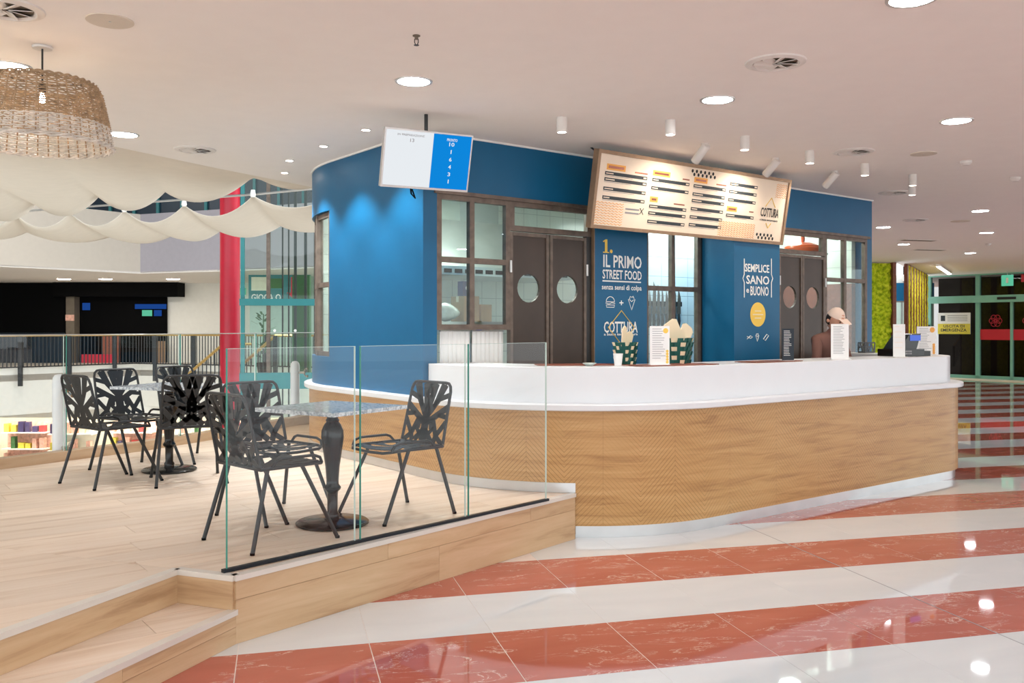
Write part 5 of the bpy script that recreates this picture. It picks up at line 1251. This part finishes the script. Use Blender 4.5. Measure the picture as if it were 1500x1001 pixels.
for k in range(40):
    a = random.random()*6.28; z = 0.5+1.5*random.random(); r = 0.28*random.random(); mb.bar((r*math.cos(a),r*math.sin(a),z), ((r+0.2)*math.cos(a),(r+0.2)*math.sin(a),z+0.1), 0.07, 0.004)
mb.tube([(0,0,0.3),(0.02,0,1.9)], 0.02, 6); mb.build('foliage', 'plant_green', t)['kind'] = 'stuff'
# ---------------------------------------------------------------- lower level shop
t = thing('lower_shop', 'bright open shop on the lower level seen under the balustrade', 'shop', (-21,31.9,-4.5))
MB().box(0,2.4,0,18,2.6,3.3).build('back_wall', 'goods_cream', t); MB().box(0,-0.6,3.22,18,2.6,3.27).build('shop_ceiling', 'ceiling_paint', t); MB().box(0,-0.7,2.85,18,-0.6,3.25).build('lit_fascia', 'white_wall', t)
for k in range(6): MB().box(0.4+3*k,0.4,3.19,2.6+3*k,0.9,3.215).build('strip_light', 'shop_glow', t)
gm = ['goods_pink','goods_cream','goods_red','goods_yellow','goods_green','goods_pink','goods_cream','bottle_violet']
for k in range(9):
    x = -20.6+k*1.95
    u = thing('display_shelf', 'lower shop display shelf, number %s from the far left' % ('one two three four five six seven eight nine'.split()[k]), 'shelf', (x,32.4+0.5*(k % 2),-4.5), group='display shelves in the lower shop')
    MB().box(0,0.45,0,1.6,0.5,2.5).build('back_panel', 'goods_pink' if k % 2 else 'goods_cream', u)
    for j in range(4): MB().box(0,0,0.3+0.6*j,1.6,0.45,0.34+0.6*j).build('shelf_board', 'white_wall', u)
    for j in range(4):
        for i in range(6):
            if random.random() < 0.85: MB().box(0.05+0.26*i,0.1,0.34+0.6*j,0.05+0.26*i+0.12+0.1*random.random(),0.3,0.34+0.6*j+0.18+0.25*random.random()).build('boxed_goods', random.choice(gm), u)
t = thing('violet_vase', 'tall dark violet vase on a plinth in the lower shop', 'vase', (-13.55,29.6,-4.5)); MB().box(-0.2,-0.2,0,0.2,0.2,1.5).build('plinth', 'goods_cream', t); MB().lathe([(0.13,1.5),(0.15,1.55),(0.2,2.0),(0.2,2.02)], 20).build('vase_body', 'bottle_violet', t, smooth=True)
for k, (x, y) in enumerate(((-16.5,26.5),(-13.5,27.0),(-10.5,25.0),(-18.5,29.0))):
    u = thing('sale_plinth', ('white display plinth in the lower hall, first from the left edge','white display plinth in the lower hall, beside the violet vase','white display plinth in the lower hall, below the red column','white display plinth in the lower hall, deepest in the shop')[k], 'plinth', (x,y,-4.5)); MB().box(-0.7,-0.3,0,0.7,0.3,1.0).build('plinth_block', 'goods_cream', u)
    for i in range(4): MB().box(-0.6+0.32*i,-0.2,1.0,-0.6+0.32*i+0.2,0.1,1.25+0.2*random.random()).build('boxed_goods', random.choice(gm), u)
for k, x in enumerate((-18,-12,-4.5)):  # fill lamps out of view above the sails, added to brighten the atrium
    t = thing('atrium_fill_lamp', ('unseen fill lamp added above the sails, nearest the dark shop','unseen fill lamp added above the sails, mid span','unseen fill lamp added above the sails, nearest the lift')[k], 'lamp', (x,22,9.2)); MB().lathe([(0.5,0.02),(0.5,0.25)], 24).build('housing', 'white_plastic', t); MB().add([(0.48*math.cos(2*math.pi*i/24),0.48*math.sin(2*math.pi*i/24),0.015) for i in range(24)], [tuple(range(23,-1,-1))]).build('diffuser', emis('atrium_glow%d' % k, (1,0.95,0.9,1), 105.0), t)
